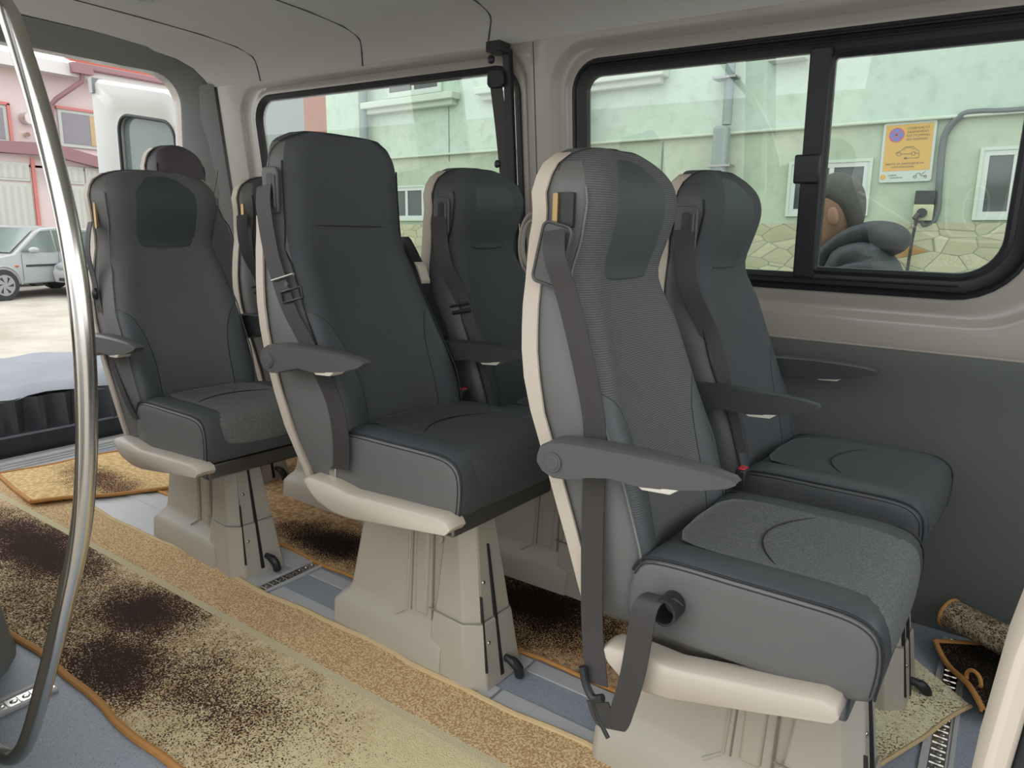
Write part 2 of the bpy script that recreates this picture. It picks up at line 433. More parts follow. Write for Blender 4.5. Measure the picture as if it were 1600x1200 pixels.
def make_arm(seat, side, deg, mat='plastic', label=None):
    """side -1 near, +1 far; deg rotates the tip up"""
    hub = bpy.data.objects.new('armrest', None)
    a = math.radians(deg)
    mb = MB(); pr = arm_profile(); rings = []
    y0 = side*.243; y1 = side*.297
    for t, s, dy in ((0,.90,0),(.12,.98,0),(.3,1,0),(.7,1,0),(.88,.98,0),(1,.90,0)):
        ring = []
        for (x, z) in pr:
            tx = .135; w = 1 - .45*max(0, (x-.12))/.19      # blade narrows to its tip in plan
            yy = (y0+y1)/2 + (t-.5)*(y1-y0)*w
            xx = (x - .1)*(.97 + .03*s) + .1 if abs(s-1) > 1e-6 else x
            zz = z*s
            ring.append((xx*math.cos(a) - zz*math.sin(a), yy, xx*math.sin(a) + zz*math.cos(a)))
        rings.append(ring)
    mb.loft(rings)
    o = mb.build('armrest', mat, seat, bevel=0, angle=50)
    o.location = (-.315, 0, .748)
    if label: o['label'] = label
    ys = y1 if side < 0 else y1
    c = MB(); c.cyl((0, y1 - side*.002, 0), (0, y1 + side*.004, 0), .0175, 24); c.cyl((0, y1 + side*.003, 0), (0, y1 + side*.0055, 0), .013, 24)
    c.build('pivot_cap', mat, o, bevel=.001)
    t = MB(); pts = [(.155,-.004),(.225,.004),(.212,-.006),(.165,-.0095)]
    R = lambda x, z: (x*math.cos(a) - z*math.sin(a), x*math.sin(a) + z*math.cos(a))
    q = [R(x, z - .0015) for x, z in pts]
    t.prism(q, side*.292, side*.256)
    t.build('release_tab', 'tag', o, bevel=.0008)['label'] = 'cream release tab'
    return o

def make_seat(name, pose, label, cat, group, kind=1, dark=False, hk=None, near_arm=0, far_arm=None, belt=None, guide='slot', scale=1, backcol=None, pedx=0, plainback=False, skx=(-.265,.19), flank=None, shell_top=1.30, gdx=0, skz=(0,0)):
    px, py, a, dz = pose
    s = empty(name, (px, py, 0), a, label, cat, group); s.scale = (scale,)*3
    hk = hk or kind; k = 1 if kind == 3 else kind
    fab = backcol or ('back_dark' if dark else 'back_A'); lea = 'darkleather' if dark else 'leather'; flank = flank or ('leather' if dark else 'leather_side')
    def up(o): o.location.z += dz; return o
    # backrest
    zs = [.43,.45,.50,.56,.62,.68,.74,.80,.86,.92,.97,1.02,1.06,1.10,1.14,1.18,1.21,1.235,1.255,1.27,1.28,1.285]
    if k == 2: zs = [.41] + zs[1:]
    rings = [back_ring(z, k, hk) for z in zs]
    mb = MB(); n = len(rings[0])
    top = [(p[0]*.6 + rings[-1][0][0]*.0 + .4*(rings[-1][0][0]+.03), p[1]*.4, 1.288) for p in rings[-1]]
    mb.loft(rings + [top])
    bk = up(mb.build('backrest', [fab, flank], s, sub=1))
    for p in bk.data.polygons:
        c = p.center
        qq = min(1, max(.15, (c.z-.55)/.45)) * (1 if k == 1 else .9); bb = .030 if c.z < 1 else .012
        fl_ = c.x < interp(SEAM[k], c.z) + bb*.66 - .031*qq + .001 and abs(c.y) > .86*interp(HW[hk], c.z)
        if c.z < 1.262 and (fl_ or c.x < (interp(SEAM[k], c.z) + interp(REAR[k], c.z))/2): p.material_index = 1
    # seams on the flanks
    for sd in (-1, 1):
        for off, mt in ((0, 'seamthread'),):
            pts = [(interp(SEAM[k], z) + (.030 if z < 1 else .012)*.82 - .0205*min(1, max(.15, (z-.55)/.45)), sd*interp(HW[hk], z)*.925, z) for z in [z/100 for z in range(46, 124, 3)]]
            sb = MB(); sb.tube(sm(pts, 2), .0024, 6); sb.build('seam', 'darkseam' if dark else mt, bk)
    # insert on the head part
    if not plainback:
        hp = MB(); rr = []
        for z in (1.045,1.05,1.07,1.10,1.14,1.18,1.22,1.245,1.262,1.272):
            w = .118*(.74 if z < 1.047 else .84 if z < 1.055 else .95 if z < 1.08 else 1) * (1 if z < 1.25 else .92)
            xs = interp(SEAM[k], z) + (.0 if z <= 1.24 else -.006 - (z-1.245)*.3)
            rr.append([(xs + .004, -w, z), (xs + .0085, -w*.93, z), (xs + .0085, -w*.3, z), (xs + .0085, w*.3, z), (xs + .0085, w*.93, z), (xs + .004, w, z)])
        hp.loft(rr, True, True, False); hp.build('headrest_pad', 'pad', bk, sub=1)
        bk.children[-1].data.materials[0] = M['darkpad'] if dark else M['padgrey'] if backcol else M['pad']
    else:
        hp = MB(); zz = [z/100 for z in range(60, 122, 4)]
        for sd in (-1, 1):
            hp.tube(sm([(interp(SEAM[k], z) + .002 + (.006 if z < 1.0 else 0), sd*(.13 if z < 1.0 else .13 + (z-1)*.15), z) for z in zz], 2), .0013, 6)
        hp.tube([(interp(SEAM[k], 1.06)+.007, y/100, 1.06) for y in range(-15, 16, 3)], .0012, 6)
        hp.build('seam', 'darkseam', bk)
    # rear shell
    rings = []
    for z in [z for z in (.435,.46,.50,.57,.65,.73,.81,.87,.92,.96,1.0,1.04,1.08,1.12,1.15,1.17,1.20,1.23,1.25,1.27) if z <= shell_top]:
        xr = interp(REAR[k], z); w = interp(HW[hk], z) + .006
        d = .030 if z > .5 else .022
        if k == 1 and .86 < z < 1.10: d = .034
        rings.append([(xr - .008, -w*.8, z), (xr, -w, z), (xr + d, -w - .001, z), (xr + d, -w + .004, z), (xr + .012, -w*.9, z),
                      (xr + .010, 0, z), (xr + .012, w*.9, z), (xr + d, w - .004, z), (xr + d, w + .001, z), (xr, w, z), (xr - .008, w*.8, z), (xr - .012, 0, z)])
    sh = MB(); sh.loft(rings); shell = up(sh.build('back_shell', 'shell', s, angle=40))
    # seat cushion: loft along y of the side profile
    hwid = .212
    def cprof(g, top):
        return [(-.20,.45),(-.205,.50),(-.198,.555),(-.178,.588+top),(-.12,.598+top*1.2),(-.02,.600+top*1.2),(.08,.602+top*1.1),(.15,.602+top),(.187,.592+top*.8),
                (.207,.565),(.211,.52),(.207,.470),(.195,.458),(.10,.450),(-.05,.445),(-.15,.444)]
    rings = []
    for y, inset, top in ((-hwid-.002,.020,-.014),(-hwid,.008,-.006),(-hwid+.014,0,.0),(-.17,0,.004),(-.14,-.0,.002),(-.11,0,-.006),(0,0,-.008),(.11,0,-.006),(.14,0,.002),(.17,0,.004),(hwid-.014,0,.0),(hwid,.008,-.006),(hwid+.002,.020,-.014)):
        pr = cprof(0, top); cx, cz = 0, .52
        rings.append([(cx + (x-cx)*(1 - inset*2), y, cz + (z-cz)*(1 - inset*6)) for x, z in pr])
    cu = MB(); cu.loft(rings)
    cush = up(cu.build('seat_cushion', [lea, flank], s, sub=1))
    for p in cush.data.polygons:
        if abs(p.normal.y) > .8: p.material_index = 1
    # fabric centre on the cushion
    if not plainback or True:
        ci = MB(); rr = []
        for x, z, w in ((-.165,.592,.13),(-.12,.5945,.142),(-.02,.5965,.148),(.08,.598,.150),(.13,.598,.152),(.165,.594,.155),(.19,.585,.158),(.204,.566,.160),(.210,.53,.155),(.209,.50,.145)):
            dzz = -.0005
            z += .0018; x += .001 if z < .59 else 0; rr.append([(x, -w, z+dzz+ (.004 if x < .19 else 0)), (x, -w*.93, z+.0035), (x+(.003 if z<.58 else 0), -w*.75, z+.001), (x+(.003 if z<.58 else 0), 0, z-.001), (x+(.003 if z<.58 else 0), w*.75, z+.001), (x, w*.93, z+.0035), (x, w, z+dzz+(.004 if x < .19 else 0))])
        ci.loft(rr, True, True, False); ci.build('fabric_insert', 'cushdark' if dark else 'cushfab', cush, sub=1)
        gs = MB(); gs.tube(sm([(-.03 + (abs(y)/.13)**2*.055, y, .6003) for y in [i/100 for i in range(-13, 14, 2)]], 2), .0015, 6)
        gs.build('seam', 'darkseam', cush)
    for sd in (-1, 1):
        pr = cprof(0, -.004)[2:12]; sb = MB()
        sb.tube(sm([(x*.985, sd*(hwid-.003), .52 + (z-.52)*.965) for x, z in pr], 3), .0022, 6)
        sb.tube(sm([(x*.955, sd*(hwid+.0015), .52 + (z-.52)*.86) for x, z in pr], 3), .0011, 6)
        sb.build('piping', 'darkseam', cush)
    # pan under the cushion
    pn = MB(); pn.box((-.20, -.19, .405), (.17, .19, .452)); up(pn.build('seat_pan', 'darksteel', s, bevel=.006))
    # side skirts
    for sd in (-1, 1):
        pr = [(-.285,.452),(-.27,.460),(-.19,.462),(-.12,.455),(0,.466),(.10,.474),(.165,.480),(.19,.474),(.198,.460),(.188,.447),(.15,.440),(.06,.422),(-.04,.404),(-.12,.390),(-.18,.388),(-.235,.400),(-.268,.428)]
        rings = []
        for y, f in ((.200,.9),(.215,1),(.236,1),(.250,.93),(.255,.80)):
            rings.append([(skx[0] + ((x+.045)*(.97+.03*f)+.24)/.483*(skx[1]-skx[0]), sd*y, .436 + (z-.436)*f + skz[0] + (x+.285)/.483*(skz[1]-skz[0])) for x, z in pr])
        sk = MB(); sk.loft(rings); up(sk.build('side_skirt', 'shell', s, angle=60))
    # pedestal
    ped = MB(); X = pedx
    nb, nt, fb, ft = -.048, -.042, .050, .040
    poly0 = [(-.385,0),(-.385,.075),(-.36,.10),(-.345,.125),(-.275,.43),(.06,.43),(.03,.125),(.02,.10),(.01,.075),(.0,0)]
    def yb(z, near): return (nb + (nt-nb)*z/.43) if near else (fb + (ft-fb)*z/.43)
    rings = []
    rows = []
    for z, x0, x1, o in ((0,-.388,.03,.036),(.072,-.386,.03,.033),(.090,-.372,.03,.022),(.112,-.352,.03,.004),(.13,-.345,.03,0),(.28,-.308,.04,0),(.43,-.272,.06,0)):
        y0 = yb(z, True) - o; y1 = yb(z, False) + o
        rows.append([(x0+X, y0+.012, z), (x0+X+.014, y0, z), (x1+X, y0, z), (x1+X, y1, z), (x0+X+.014, y1, z), (x0+X, y1-.012, z)])
    ped.loft(rows)
    # shallow pressed panel on the near side
    ped.loft([[(x+X, yb(z, True)+.001, z), (x+.045+X, yb(z, True)+.001, z), (x+.040+X, yb(z, True)-.007, z), (x+.005+X, yb(z, True)-.007, z)] for x, z in ((-.085,.135),(-.078,.43))])
    pb = ped.build('pedestal', 'pedestal', s, bevel=.006, seg=3)
    fc = MB()
    for (z0, z1, g) in ((0.0, .175, .006), (.175, .435, 0)):
        def rect(z, g):
            t = z/.435; x0 = -.015 + .04*t; x1 = .158 - .060*t; y0 = -.078 + .024*t; y1 = .095 - .045*t
            return [(x0-g+X, y0+.004, z), (x1-.035+X, y0-g, z), (x1+g+X, y0+.030, z), (x1+g+X, y1-.005, z), (x1-.03+X, y1+g, z), (x0-g+X, y1, z)]
        fc.loft([rect(z0, g), rect(z1-.004, g), rect(z1, 0)])
    f = fc.build('front_cover', 'pedestal', pb, bevel=.005)
    sl = MB()
    for (ya, yb_, za, zb, w) in ((.012, .006, .02, .36, .006), (-.045, -.036, .05, .24, .0025)):
        t0, t1 = za/.435, zb/.435
        xa = .158 - .060*t0 + X + .0065; xb = .158 - .060*t1 + X + .004
        sl.loft([[(xa-.006, ya-w, za), (xa+.002, ya-w, za), (xa+.002, ya+w, za), (xa-.006, ya+w, za)],
                 [(xb-.006, yb_-w*.4, zb), (xb+.001, yb_-w*.4, zb), (xb+.001, yb_+w*.4, zb), (xb-.006, yb_+w*.4, zb)]])
    sl.build('slot', 'blackplastic', pb)
    bl = MB()
    for (z, y) in ((.27, -.02), (.12, -.027)):
        x = .158 - .060*z/.435 + X + (.006 if z < .17 else 0); bl = MB(); bl.sphere((x, y, z), .006, .6, 1, 1, 12, 8); bl.build('bolt', 'steel', pb)
    for (x, z) in ((-.17, .40), (.0, .36)):
        b2 = MB(); yy = yb(z, True); b2.cyl((x+X, yy+.004, z), (x+X, yy-.008, z), .012, 18); b2.cyl((x+X, yy-.007, z), (x+X, yy-.010, z), .0035, 8)
        b2.build('fixing_cap', 'pedestal', pb, bevel=.002)
    rb = MB(); gr = MB()
    gr.tube([(-.09+X, yb(.43,True)-.0006, .43), (-.10+X, yb(.13,True)-.0006, .13)], .0022, 6)
    gr.tube([(-.018+X, yb(.42,True)-.004, .42), (-.021+X, yb(.2,True)-.006, .13)], .0026, 6)
    gr.tube([(-.018+X, -.0665, .174), (.10+X, -.0725, .174), (.136+X, -.045, .174), (.136+X, .07, .174)], .002, 6)
    gr.build('panel_joint', 'pedseam', pb)
    yy = nb
    rb.tube([(-.10+X, yb(.43,True)-.0005, .43), (-.115+X, yb(.13,True)-.0005, .13), (-.15+X, yb(.11,True)-.012, .105)], .004, 6)
    rb.tube([(-.045+X, yb(.40,True), .40), (-.05+X, yb(.13,True), .12)], .003, 6)
    rb.build('moulded_rib', 'pedestal', pb)
    lv = MB(); lv.tube(sm([(.15+X, .03, .055), (.175+X, .035, .05), (.19+X, .04, .035), (.192+X, .045, .012)], 3), [.010]*3+[.013]*7)
    lv.build('release_lever', 'blackplastic', pb)
    # arms
    if near_arm is not None: up(make_arm(s, -1, near_arm, 'plastic' if not dark or kind == 2 else 'darkplastic'))
    if far_arm is not None: up(make_arm(s, 1, far_arm, 'blackplastic' if far_arm > 45 else 'darkplastic'))
    # belt guide on the near shoulder
    if guide:
        g = MB()
        gx, gz = -.378 + gdx, 1.14; W = interp(HW[hk], 1.14)
        if guide == 'slot':
            pr = rrect(-.03, .03, -.055, .055, .012, 3)
            g.loft([[(gx+x, -W-.000, gz+z) for x, z in pr], [(gx+x*.97, -W-.007, gz+z*.98) for x, z in pr]])
            gg = up(g.build('belt_guide', 'plastic', bk if False else s, bevel=.002))
            h = MB(); pr = rrect(-.010, .012, -.045, .04, .009, 3)
            h.loft([[(gx+x, -W-.003, gz+z) for x, z in pr], [(gx+x, -W-.0082, gz+z) for x, z in pr]]); h.build('slot', 'blackplastic', gg)
            h = MB(); h.tube([(gx+.02, -W-.008, gz-.04), (gx+.02, -W-.009, gz+.035)], .0035, 8); h.build('slot_rim', 'plastic', gg)
        elif guide == 'metal':
            pr = rrect(-.007, .008, -.05, .03, .006, 3)
            g.loft([[(gx-.01+x, -W+.0, gz+.01+z) for x, z in pr], [(gx-.01+x, -W-.006, gz+.01+z) for x, z in pr]])
            up(g.build('belt_guide', 'brass', s))
        else:      # cover hanging off its opening, metal showing
            g.loft([[(gx+x+.005, -W+.0, gz+.030+z) for x, z in rrect(-.017,.017,-.03,.03,.003,2)], [(gx+x+.005, -W-.008, gz+.030+z) for x, z in rrect(-.017,.017,-.03,.03,.003,2)]])
            gg = up(g.build('belt_guide', 'blackplastic', s))
            h = MB(); h.loft([[(gx+x-.012, -W-.002, gz+.030+z) for x, z in rrect(-.005,.005,-.03,.028,.002,2)], [(gx+x-.012, -W-.013, gz+.030+z) for x, z in rrect(-.005,.005,-.03,.028,.002,2)]]); h.build('bracket', 'brass', gg)
            h = MB(); ca, sa = math.cos(-.22), math.sin(-.22)
            pr = [(x*ca - z*sa, x*sa + z*ca) for x, z in rrect(-.028,.032,-.055,.052,.012,4)]
            h.loft([[(gx-.012+x, -W-.010, gz-.045+z) for x, z in pr], [(gx-.012+x*.96, -W-.020, gz-.045+z*.97) for x, z in pr]])
            h.build('loose_cover', 'plastic', gg, bevel=.002)
            h = MB(); pr = [(x*ca - z*sa, x*sa + z*ca) for x, z in rrect(-.028,.032,-.055,.052,.012,4)]
            h.tube([(gx-.012+x, -W-.021, gz-.045+z) for x, z in pr + pr[:1]], .0025, 6, False); h.build('cover_rim', 'plastic', gg)
    if belt: belt(s, dz)
    return s

def strap(s, dz, pts, half=.023, wd=(1,0,.15), name='seat_belt', mat='webbing', par=None, n=5):
    w = Vector(wd).normalized()*half
    mb = MB(); p = sm(pts, n); mb.ribbon(p, tuple(w), .0012)
    o = mb.build(name, mat, par or s, angle=60)
    if not par: o.location.z += dz
    return o

def belt_A(s, dz):
    W = -.212
    b = strap(s, dz, [(-.378,W-.012,1.135),(-.366,W-.026,1.09),(-.342,W-.022,1.03),(-.311,W-.022,.943),(-.279,W-.022,.835),(-.270,W-.023,.768),(-.266,W-.025,.65),(-.258,W-.03,.53),(-.246,W-.038,.43),(-.222,W-.055,.345)], .022)
    # lower loop going back up to the anchor roll
    mb = MB(); path = sm([(-.215,W-.062,.318),(-.196,W-.066,.288),(-.176,W-.068,.285),(-.163,W-.068,.33),(-.150,W-.066,.40),(-.145,W-.060,.47),(-.142,W-.050,.525),(-.128,W-.03,.540),(-.112,W-.02,.53)], 6)
    ws = [tuple(Vector((1, .0, .35 - .6*i/len(path)*.5)).normalized()*.023) for i in range(len(path))]
    mb.ribbon(path, ws, .0015); mb.build('lower_webbing', 'webbing', b)
    t = MB(); t.tube(sm([(-.250,W-.060,.372),(-.240,W-.064,.345),(-.222,W-.068,.326),(-.202,W-.068,.334)], 4), .0075, 8)
    t.build('buckle_tongue', 'blackplastic', b)
    t = MB(); t.tube(sm([(-.226,W-.062,.318),(-.212,W-.066,.292),(-.186,W-.070,.262)], 3), .004, 8)
    t.build('webbing_stop', 'blackplastic', b)
    r = MB(); rr = []
    for i in range(20):
        a = 2*PI*i/20; rr.append((-.112+.021*math.cos(a), .520+.024*math.sin(a)))
    ri = [(-.112+.017*math.cos(2*PI*i/20), .520+.019*math.sin(2*PI*i/20)) for i in range(20)]
    A = [(x, W-.045, z) for x, z in rr]; B = [(x, W-.004, z) for x, z in rr]; Cc = [(x, W-.004, z) for x, z in ri]; D = [(x, W-.045, z) for x, z in ri]
    r.loft([A, B, Cc, D, A], False, False); r.build('belt_roll', 'blackplastic', b)

def belt_C(s, dz):
    W = -.212
    b = strap(s, dz, [(-.418,W-.006,1.15),(-.412,W-.014,1.10),(-.392,W-.014,1.0),(-.362,W-.014,.93),(-.325,W-.014,.86),(-.275,W-.014,.80),(-.225,W-.016,.74),(-.168,W-.016,.66),(-.145,W-.018,.58),(-.150,W-.016,.50)], .029)
    t = MB(); w = Vector((1,0,.25)).normalized()
    c = Vector((-.342,W-.019,.937)); 
    t.tube([c - w*.044, c + w*.044], .0035, 8); t.build('tongue_bar', 'steel', b)
    t = MB(); pr = rrect(-.040,.040,-.013,.013,.003,2); m = Vector((-.308,W-.019,.898)); u = Vector((-.25,0,1)).normalized()
    t.tube([tuple(m + w*x + u*z) for x, z in pr + pr[:1]], .003, 6, False); t.build('webbing_buckle', 'blackplastic', b)
    t = MB(); t.cyl((-.330,W-.014,.922), (-.330,W-.019,.922), .006, 14); t.build('stud', 'plastic', b)
    l = MB(); l.loft([[(-.198+x, W-.004+y, z) for x, y in ((-.012,0),(.012,0),(.012,.008),(-.012,.008))] for z in (.405,.50)]); l.build('anchor_plate', 'steel', b, bevel=.002)

def belt_plain(x_lo=-.19, z_lo=.60, tongue=True):
    def f(s, dz):
        W = -.200
        b = strap(s, dz, [(-.378,W-.008,1.14),(-.365,W-.018,1.08),(-.345,W-.018,1.0),(-.30,W+.005,.90),(-.26,W+.0,.80),(-.225,W-.004,.70),(x_lo,W-.0,z_lo)], .023, wd=(.9,.3,.15))
        if tongue:
            t = MB(); w = Vector((1,.3,.25)).normalized(); c = Vector((-.300,W-.006,.885)); t.tube([c - w*.03, c + w*.03], .004, 8); c = Vector((-.294,W-.006,.865)); t.tube([c - w*.026, c + w*.03], .006, 8); t.build('tongue', 'blackplastic', b)
    return f
def belt_E(s, dz):
    W = -.205
    b = strap(s, dz, [(-.385,W-.010,1.12),(-.372,W-.025,1.08),(-.375,W-.03,1.02),(-.382,W-.018,.95),(-.36,W-.016,.85),(-.33,W-.018,.75),(-.28,W-.02,.66),(-.22,W-.018,.57),(-.19,W-.012,.53)], .017)
    t = MB(); t.sphere((-.375,W-.02,.90), .016, .8, .6, 1.2); t.build('webbing_stop', 'blackplastic', b)

AG = 'high-backed passenger seats with armrests'
make_seat('passenger_seat', (-.278,1.29,-.026,-.017), 'nearest grey passenger seat, belt hanging loose in a loop beside it', 'seat', AG, belt=belt_A, guide='loose', near_arm=0, far_arm=108, skx=(-.225,.168), pedx=.06, skz=(-.042,-.004))
make_seat('passenger_seat', (-.274,1.85,-.057,-.012), 'grey passenger seat against the wall under the sliding window', 'seat', AG, dark=True, belt=belt_plain(-.2,.62,False), near_arm=0, far_arm=0, pedx=.05)
make_seat('passenger_seat', (-1.078,1.316,-.038,.053), 'tall square-topped dark passenger seat with black belt across its side', 'seat', AG, kind=2, dark=True, belt=belt_C, near_arm=0, far_arm=108, skx=(-.258,.215), skz=(.008,0), flank='leather_side', shell_top=1.10, gdx=-.030, plainback=True)
make_seat('passenger_seat', (-1.036,1.859,.017,.009), 'dark passenger seat by the wall behind the tall square-topped one', 'seat', AG, dark=True, belt=belt_plain(-.2,.62), near_arm=0, far_arm=0)
make_seat('passenger_seat', (-1.967,1.305,-.057,-.017), 'third aisle passenger seat, beside the steel grab pole', 'seat', AG, dark=False, backcol='back_E', belt=belt_E, guide='metal', near_arm=0, far_arm=0, pedx=-.06, skx=(-.275,.235))
make_seat('passenger_seat', (-1.99,1.86,0,0), 'wall-side seat of third row, only its cream shell edge showing', 'seat', AG, dark=True, belt=belt_plain(-.25,.7), guide='metal', near_arm=0, far_arm=0, flank='leather_side')
make_seat('passenger_seat', (-2.71,1.85,0,.065), 'plum-grey rear seat with narrow rounded headrest', 'seat', AG, dark=True, hk=3, backcol='seatred', guide=None, near_arm=None, plainback=True, scale=1.06)

# buckle between seats
def buckle(loc, label, rot=.2):
    e = empty('belt_buckle', loc, 0, label, 'buckle', 'belt buckles between the seats')
    b = MB(); b.tube([(0,0,0),(0,0,.05)], [.008,.010], 8); b.build('stalk', 'blackplastic', e)
    b = MB(); b.box((-.012,-.018,.05),(.012,.018,.105)); b.build('buckle_body', 'blackplastic', e, bevel=.004)
    b = MB(); b.box((-.008,-.014,.102),(.008,.014,.108)); b.build('release_button', 'red', e, bevel=.002)
    return e
buckle((-1.265,1.585,.555), 'red-topped belt buckle between the second-row seats')
buckle((-.44,1.565,.50), 'belt buckle poking up between the two front seats')

# ------------------------------------------------------------------ van shell
YW = lambda z: 2.28 - .12*max(0, z - .8)
def ringpts(pr, dy): return [(x, YW(z) + dy, z) for x, z in pr]

def wall_panel(name, x0, x1, z0, z1, trim, tr_r, win, win_r, mat):
    mb = MB(); k = 8
    outer = rrect(x0, x1, z0, z1, 1e-4, k)
    t = trim
    e = lambda pr, d, r: rrect(pr[0]-d, pr[1]+d, pr[2]-d, pr[3]+d, [max(.004, q+d) for q in r], k)
    rings = [ringpts(outer, 0), ringpts(e(t, .012, tr_r), 0), ringpts(e(t, 0, tr_r), .004), ringpts(e(t, -.012, tr_r), .016),
             ringpts(e(win, .035, win_r), .020), ringpts(e(win, .022, win_r), .012), ringpts(e(win, .0, win_r), .014), ringpts(e(win, -.012, win_r), .05)]
    mb.loft(rings, False, False)
    o = struct(mb.build(name, mat, None, angle=50)); return o
W2 = (-1.30, .036, .962, 1.663); R2 = [.07, .17, .07, .10]
W1 = (-3.0, -1.512, .945, 1.678); R1 = [.10, .10, .10, .12]
wall_panel('wall_left', -1.446, 1.0, .81, 1.742, (-1.375, .13, .895, 1.712), [.12,.21,.12,.13], W2, R2, 'paint')
wall_panel('wall_left', -3.25, -1.446, .81, 1.742, (-3.10, -1.482, .90, 1.722), [.12,.12,.10,.14], W1, R1, 'paint')
g = MB(); g.tube([(-1.446, YW(z)-.0008, z) for z in (.82,1.1,1.4,1.735)], .0016, 6); struct(g.build('trim_1', 'groove'))
lp = MB(); lp.loft([[(x, 2.292, 0), (x, 2.292, .25), (x, 2.288, .60), (x, 2.272, .74), (x, 2.262, .78), (x, 2.262, .812), (x, 2.30, .815), (x, 2.33, 0)] for x in (-3.25, -2, -1.446, -.6, .3, 1.0)])
struct(lp.build('wall_lower_left', 'panel', None, angle=50))
lp = MB(); lp.tube([(-3.25,2.262,.816),(1.0,2.262,.816)], .004, 8); struct(lp.build('trim_2', 'paint'))
# outer skin of the far wall (outside of the van)
sk = MB(); sk.loft([[(x, 2.36, -.15), (x, 2.38, .5), (x, 2.36, .93)] for x in (-3.6, 1.2)], False, False, False)
sk.loft([[(x, 2.27, 1.70), (x, 2.24, 1.86), (x, 1.9, 1.95), (x, 1.2, 1.97), (x, .6, 1.95), (x, .28, 1.87), (x, .27, 1.80)] for x in (-3.6, -1, 1.2)], False, False, False)
struct(sk.build('wall_outer_skin', 'white'))

def rframe(W, R, outs, name, mat, par, y0=.0):
    """frame: successive (offset, depth) rings"""
    mb = MB(); k = 8
    rings = [ringpts(rrect(W[0]-d, W[1]+d, W[2]-d, W[3]+d, [max(.003, q+d) for q in R], k), dy + y0) for d, dy in outs]
    mb.loft(rings + [rings[0]], False, False); return mb.build(name, mat, par, angle=45)
w2 = empty('window_2'); w2['kind'] = 'structure'
rframe(W2, R2, [(0,.030),(0,.004),(-.010,-.004),(-.016,.004),(-.020,-.002),(-.028,.006),(-.052,.010),(-.052,.035)], 'window_frame', 'rubber', w2)
mb = MB()
for a, b, dy in ((-.545,-.487,-.006),):
    mb.loft([[(a, YW(z)+dy, z), (b, YW(z)+dy, z), (b, YW(z)+.03, z), (a, YW(z)+.03, z)] for z in (1.0, 1.2, 1.4, 1.62)])
mb.build('divider_bar', 'rubber', w2, bevel=.005)
mb = MB(); mb.loft([[(-.562, YW(z)-.018, z), (-.490, YW(z)-.018, z), (-.490, YW(z), z), (-.562, YW(z), z)] for z in (1.265, 1.345)]); mb.build('window_latch', 'blackplastic', w2, bevel=.006)
# inner sliding sash
S2 = (-.50, -.015, 1.012, 1.612); RS = [.02,.118,.03,.03]
rframe(S2, RS, [(0,.022),(0,.006),(-.010,.002),(-.020,.008),(-.022,.022)], 'sliding_sash', 'rubber', w2)
mb = MB()
mb.tube([(-1.22, YW(1.648)-.004, 1.648), (-.06, YW(1.648)-.004, 1.648)], .003, 6); mb.tube([(-1.22, YW(1.632)-.0, 1.632), (-.06, YW(1.632)-.0, 1.632)], .003, 6)
mb.tube([(-1.18, YW(.985)-.004, .985), (-.1, YW(.985)-.004, .985)], .003, 6); mb.tube([(-1.18, YW(1.0)-.0, 1.0), (-.12, YW(1.0)-.0, 1.0)], .003, 6)
mb.build('slide_track', 'blackplastic', w2)
def pane(W, R, ins, dy, par, name='pane'):
    pr = rrect(W[0]+ins, W[1]-ins, W[2]+ins, W[3]-ins, [max(.003, q-ins) for q in R], 8)
    mb = MB(); mb.add(ringpts(pr, dy), [tuple(range(len(pr)))]); return mb.build(name, 'glass', par, smooth=False)
pane((-1.26, -.53, 1.0, 1.625), [.05,.01,.01,.06], 0, .024, w2)
pane(S2, RS, .012, .013, w2)
w1 = empty('window_1'); w1['kind'] = 'structure'
rframe(W1, R1, [(0,.030),(0,.004),(-.008,-.002),(-.022,.006),(-.026,.030)], 'window_frame', 'rubber', w1)
pane(W1, R1, .018, .018, w1)

# ceiling: headliner with moulded seams
def cprofile(x):
    d = 0
    return [(.33,1.76-d),(.40,1.80-d),(.55,1.84-d),(.8,1.858-d),(1.2,1.865-d),(1.6,1.862-d),(1.85,1.855-d),(2.0,1.838-d),(2.08,1.812-d),(2.135,1.772-d),(2.16,1.745-d),(2.165,1.738-d)]
mb = MB(); mb.loft([[(x, y, z) for y, z in cprofile(x)] for x in (-3.3, -2.6, -1.8, -1, 0, 1.0)], False, False, False)
struct(mb.build('ceiling', 'headliner', None, angle=80))
for i, x0 in enumerate((-2.855, -2.20, -1.575)):
    mb = MB(); pr = cprofile(0); pts = sm([(x0 - (.10 if y > 2.1 else 0)*((y-2.1)/.065)*.6 + (.012 if 1.9 < y < 2.1 else 0), y, z - .001) for y, z in pr], 4)
    mb.tube(pts, .0032, 6); struct(mb.build('trim_%d' % (3+i), 'groove'))
mb = MB(); pr = rrect(-2.80+.02, -2.66, 1.28, 1.40, .02, 4)
lamp = empty('ceiling_lamp', (-2.62, 1.40, 1.862), 0, 'small white ceiling lamp on the headliner near the rear opening', 'ceiling lamp')
mb = MB(); mb.loft([[(x, y, 0) for x, y in rrect(-.05,.05,-.10,.10,.02,4)], [(x*.95, y*.97, -.012) for x, y in rrect(-.05,.05,-.10,.10,.02,4)]]); mb.build('lamp_housing', 'white', lamp)
mb = MB(); mb.loft([[(x, y, -.011) for x, y in rrect(-.035,.035,-.085,.085,.015,4)], [(x*.9, y*.95, -.018) for x, y in rrect(-.035,.035,-.085,.085,.015,4)]]); mb.build('lamp_lens', 'lampwhite', lamp)

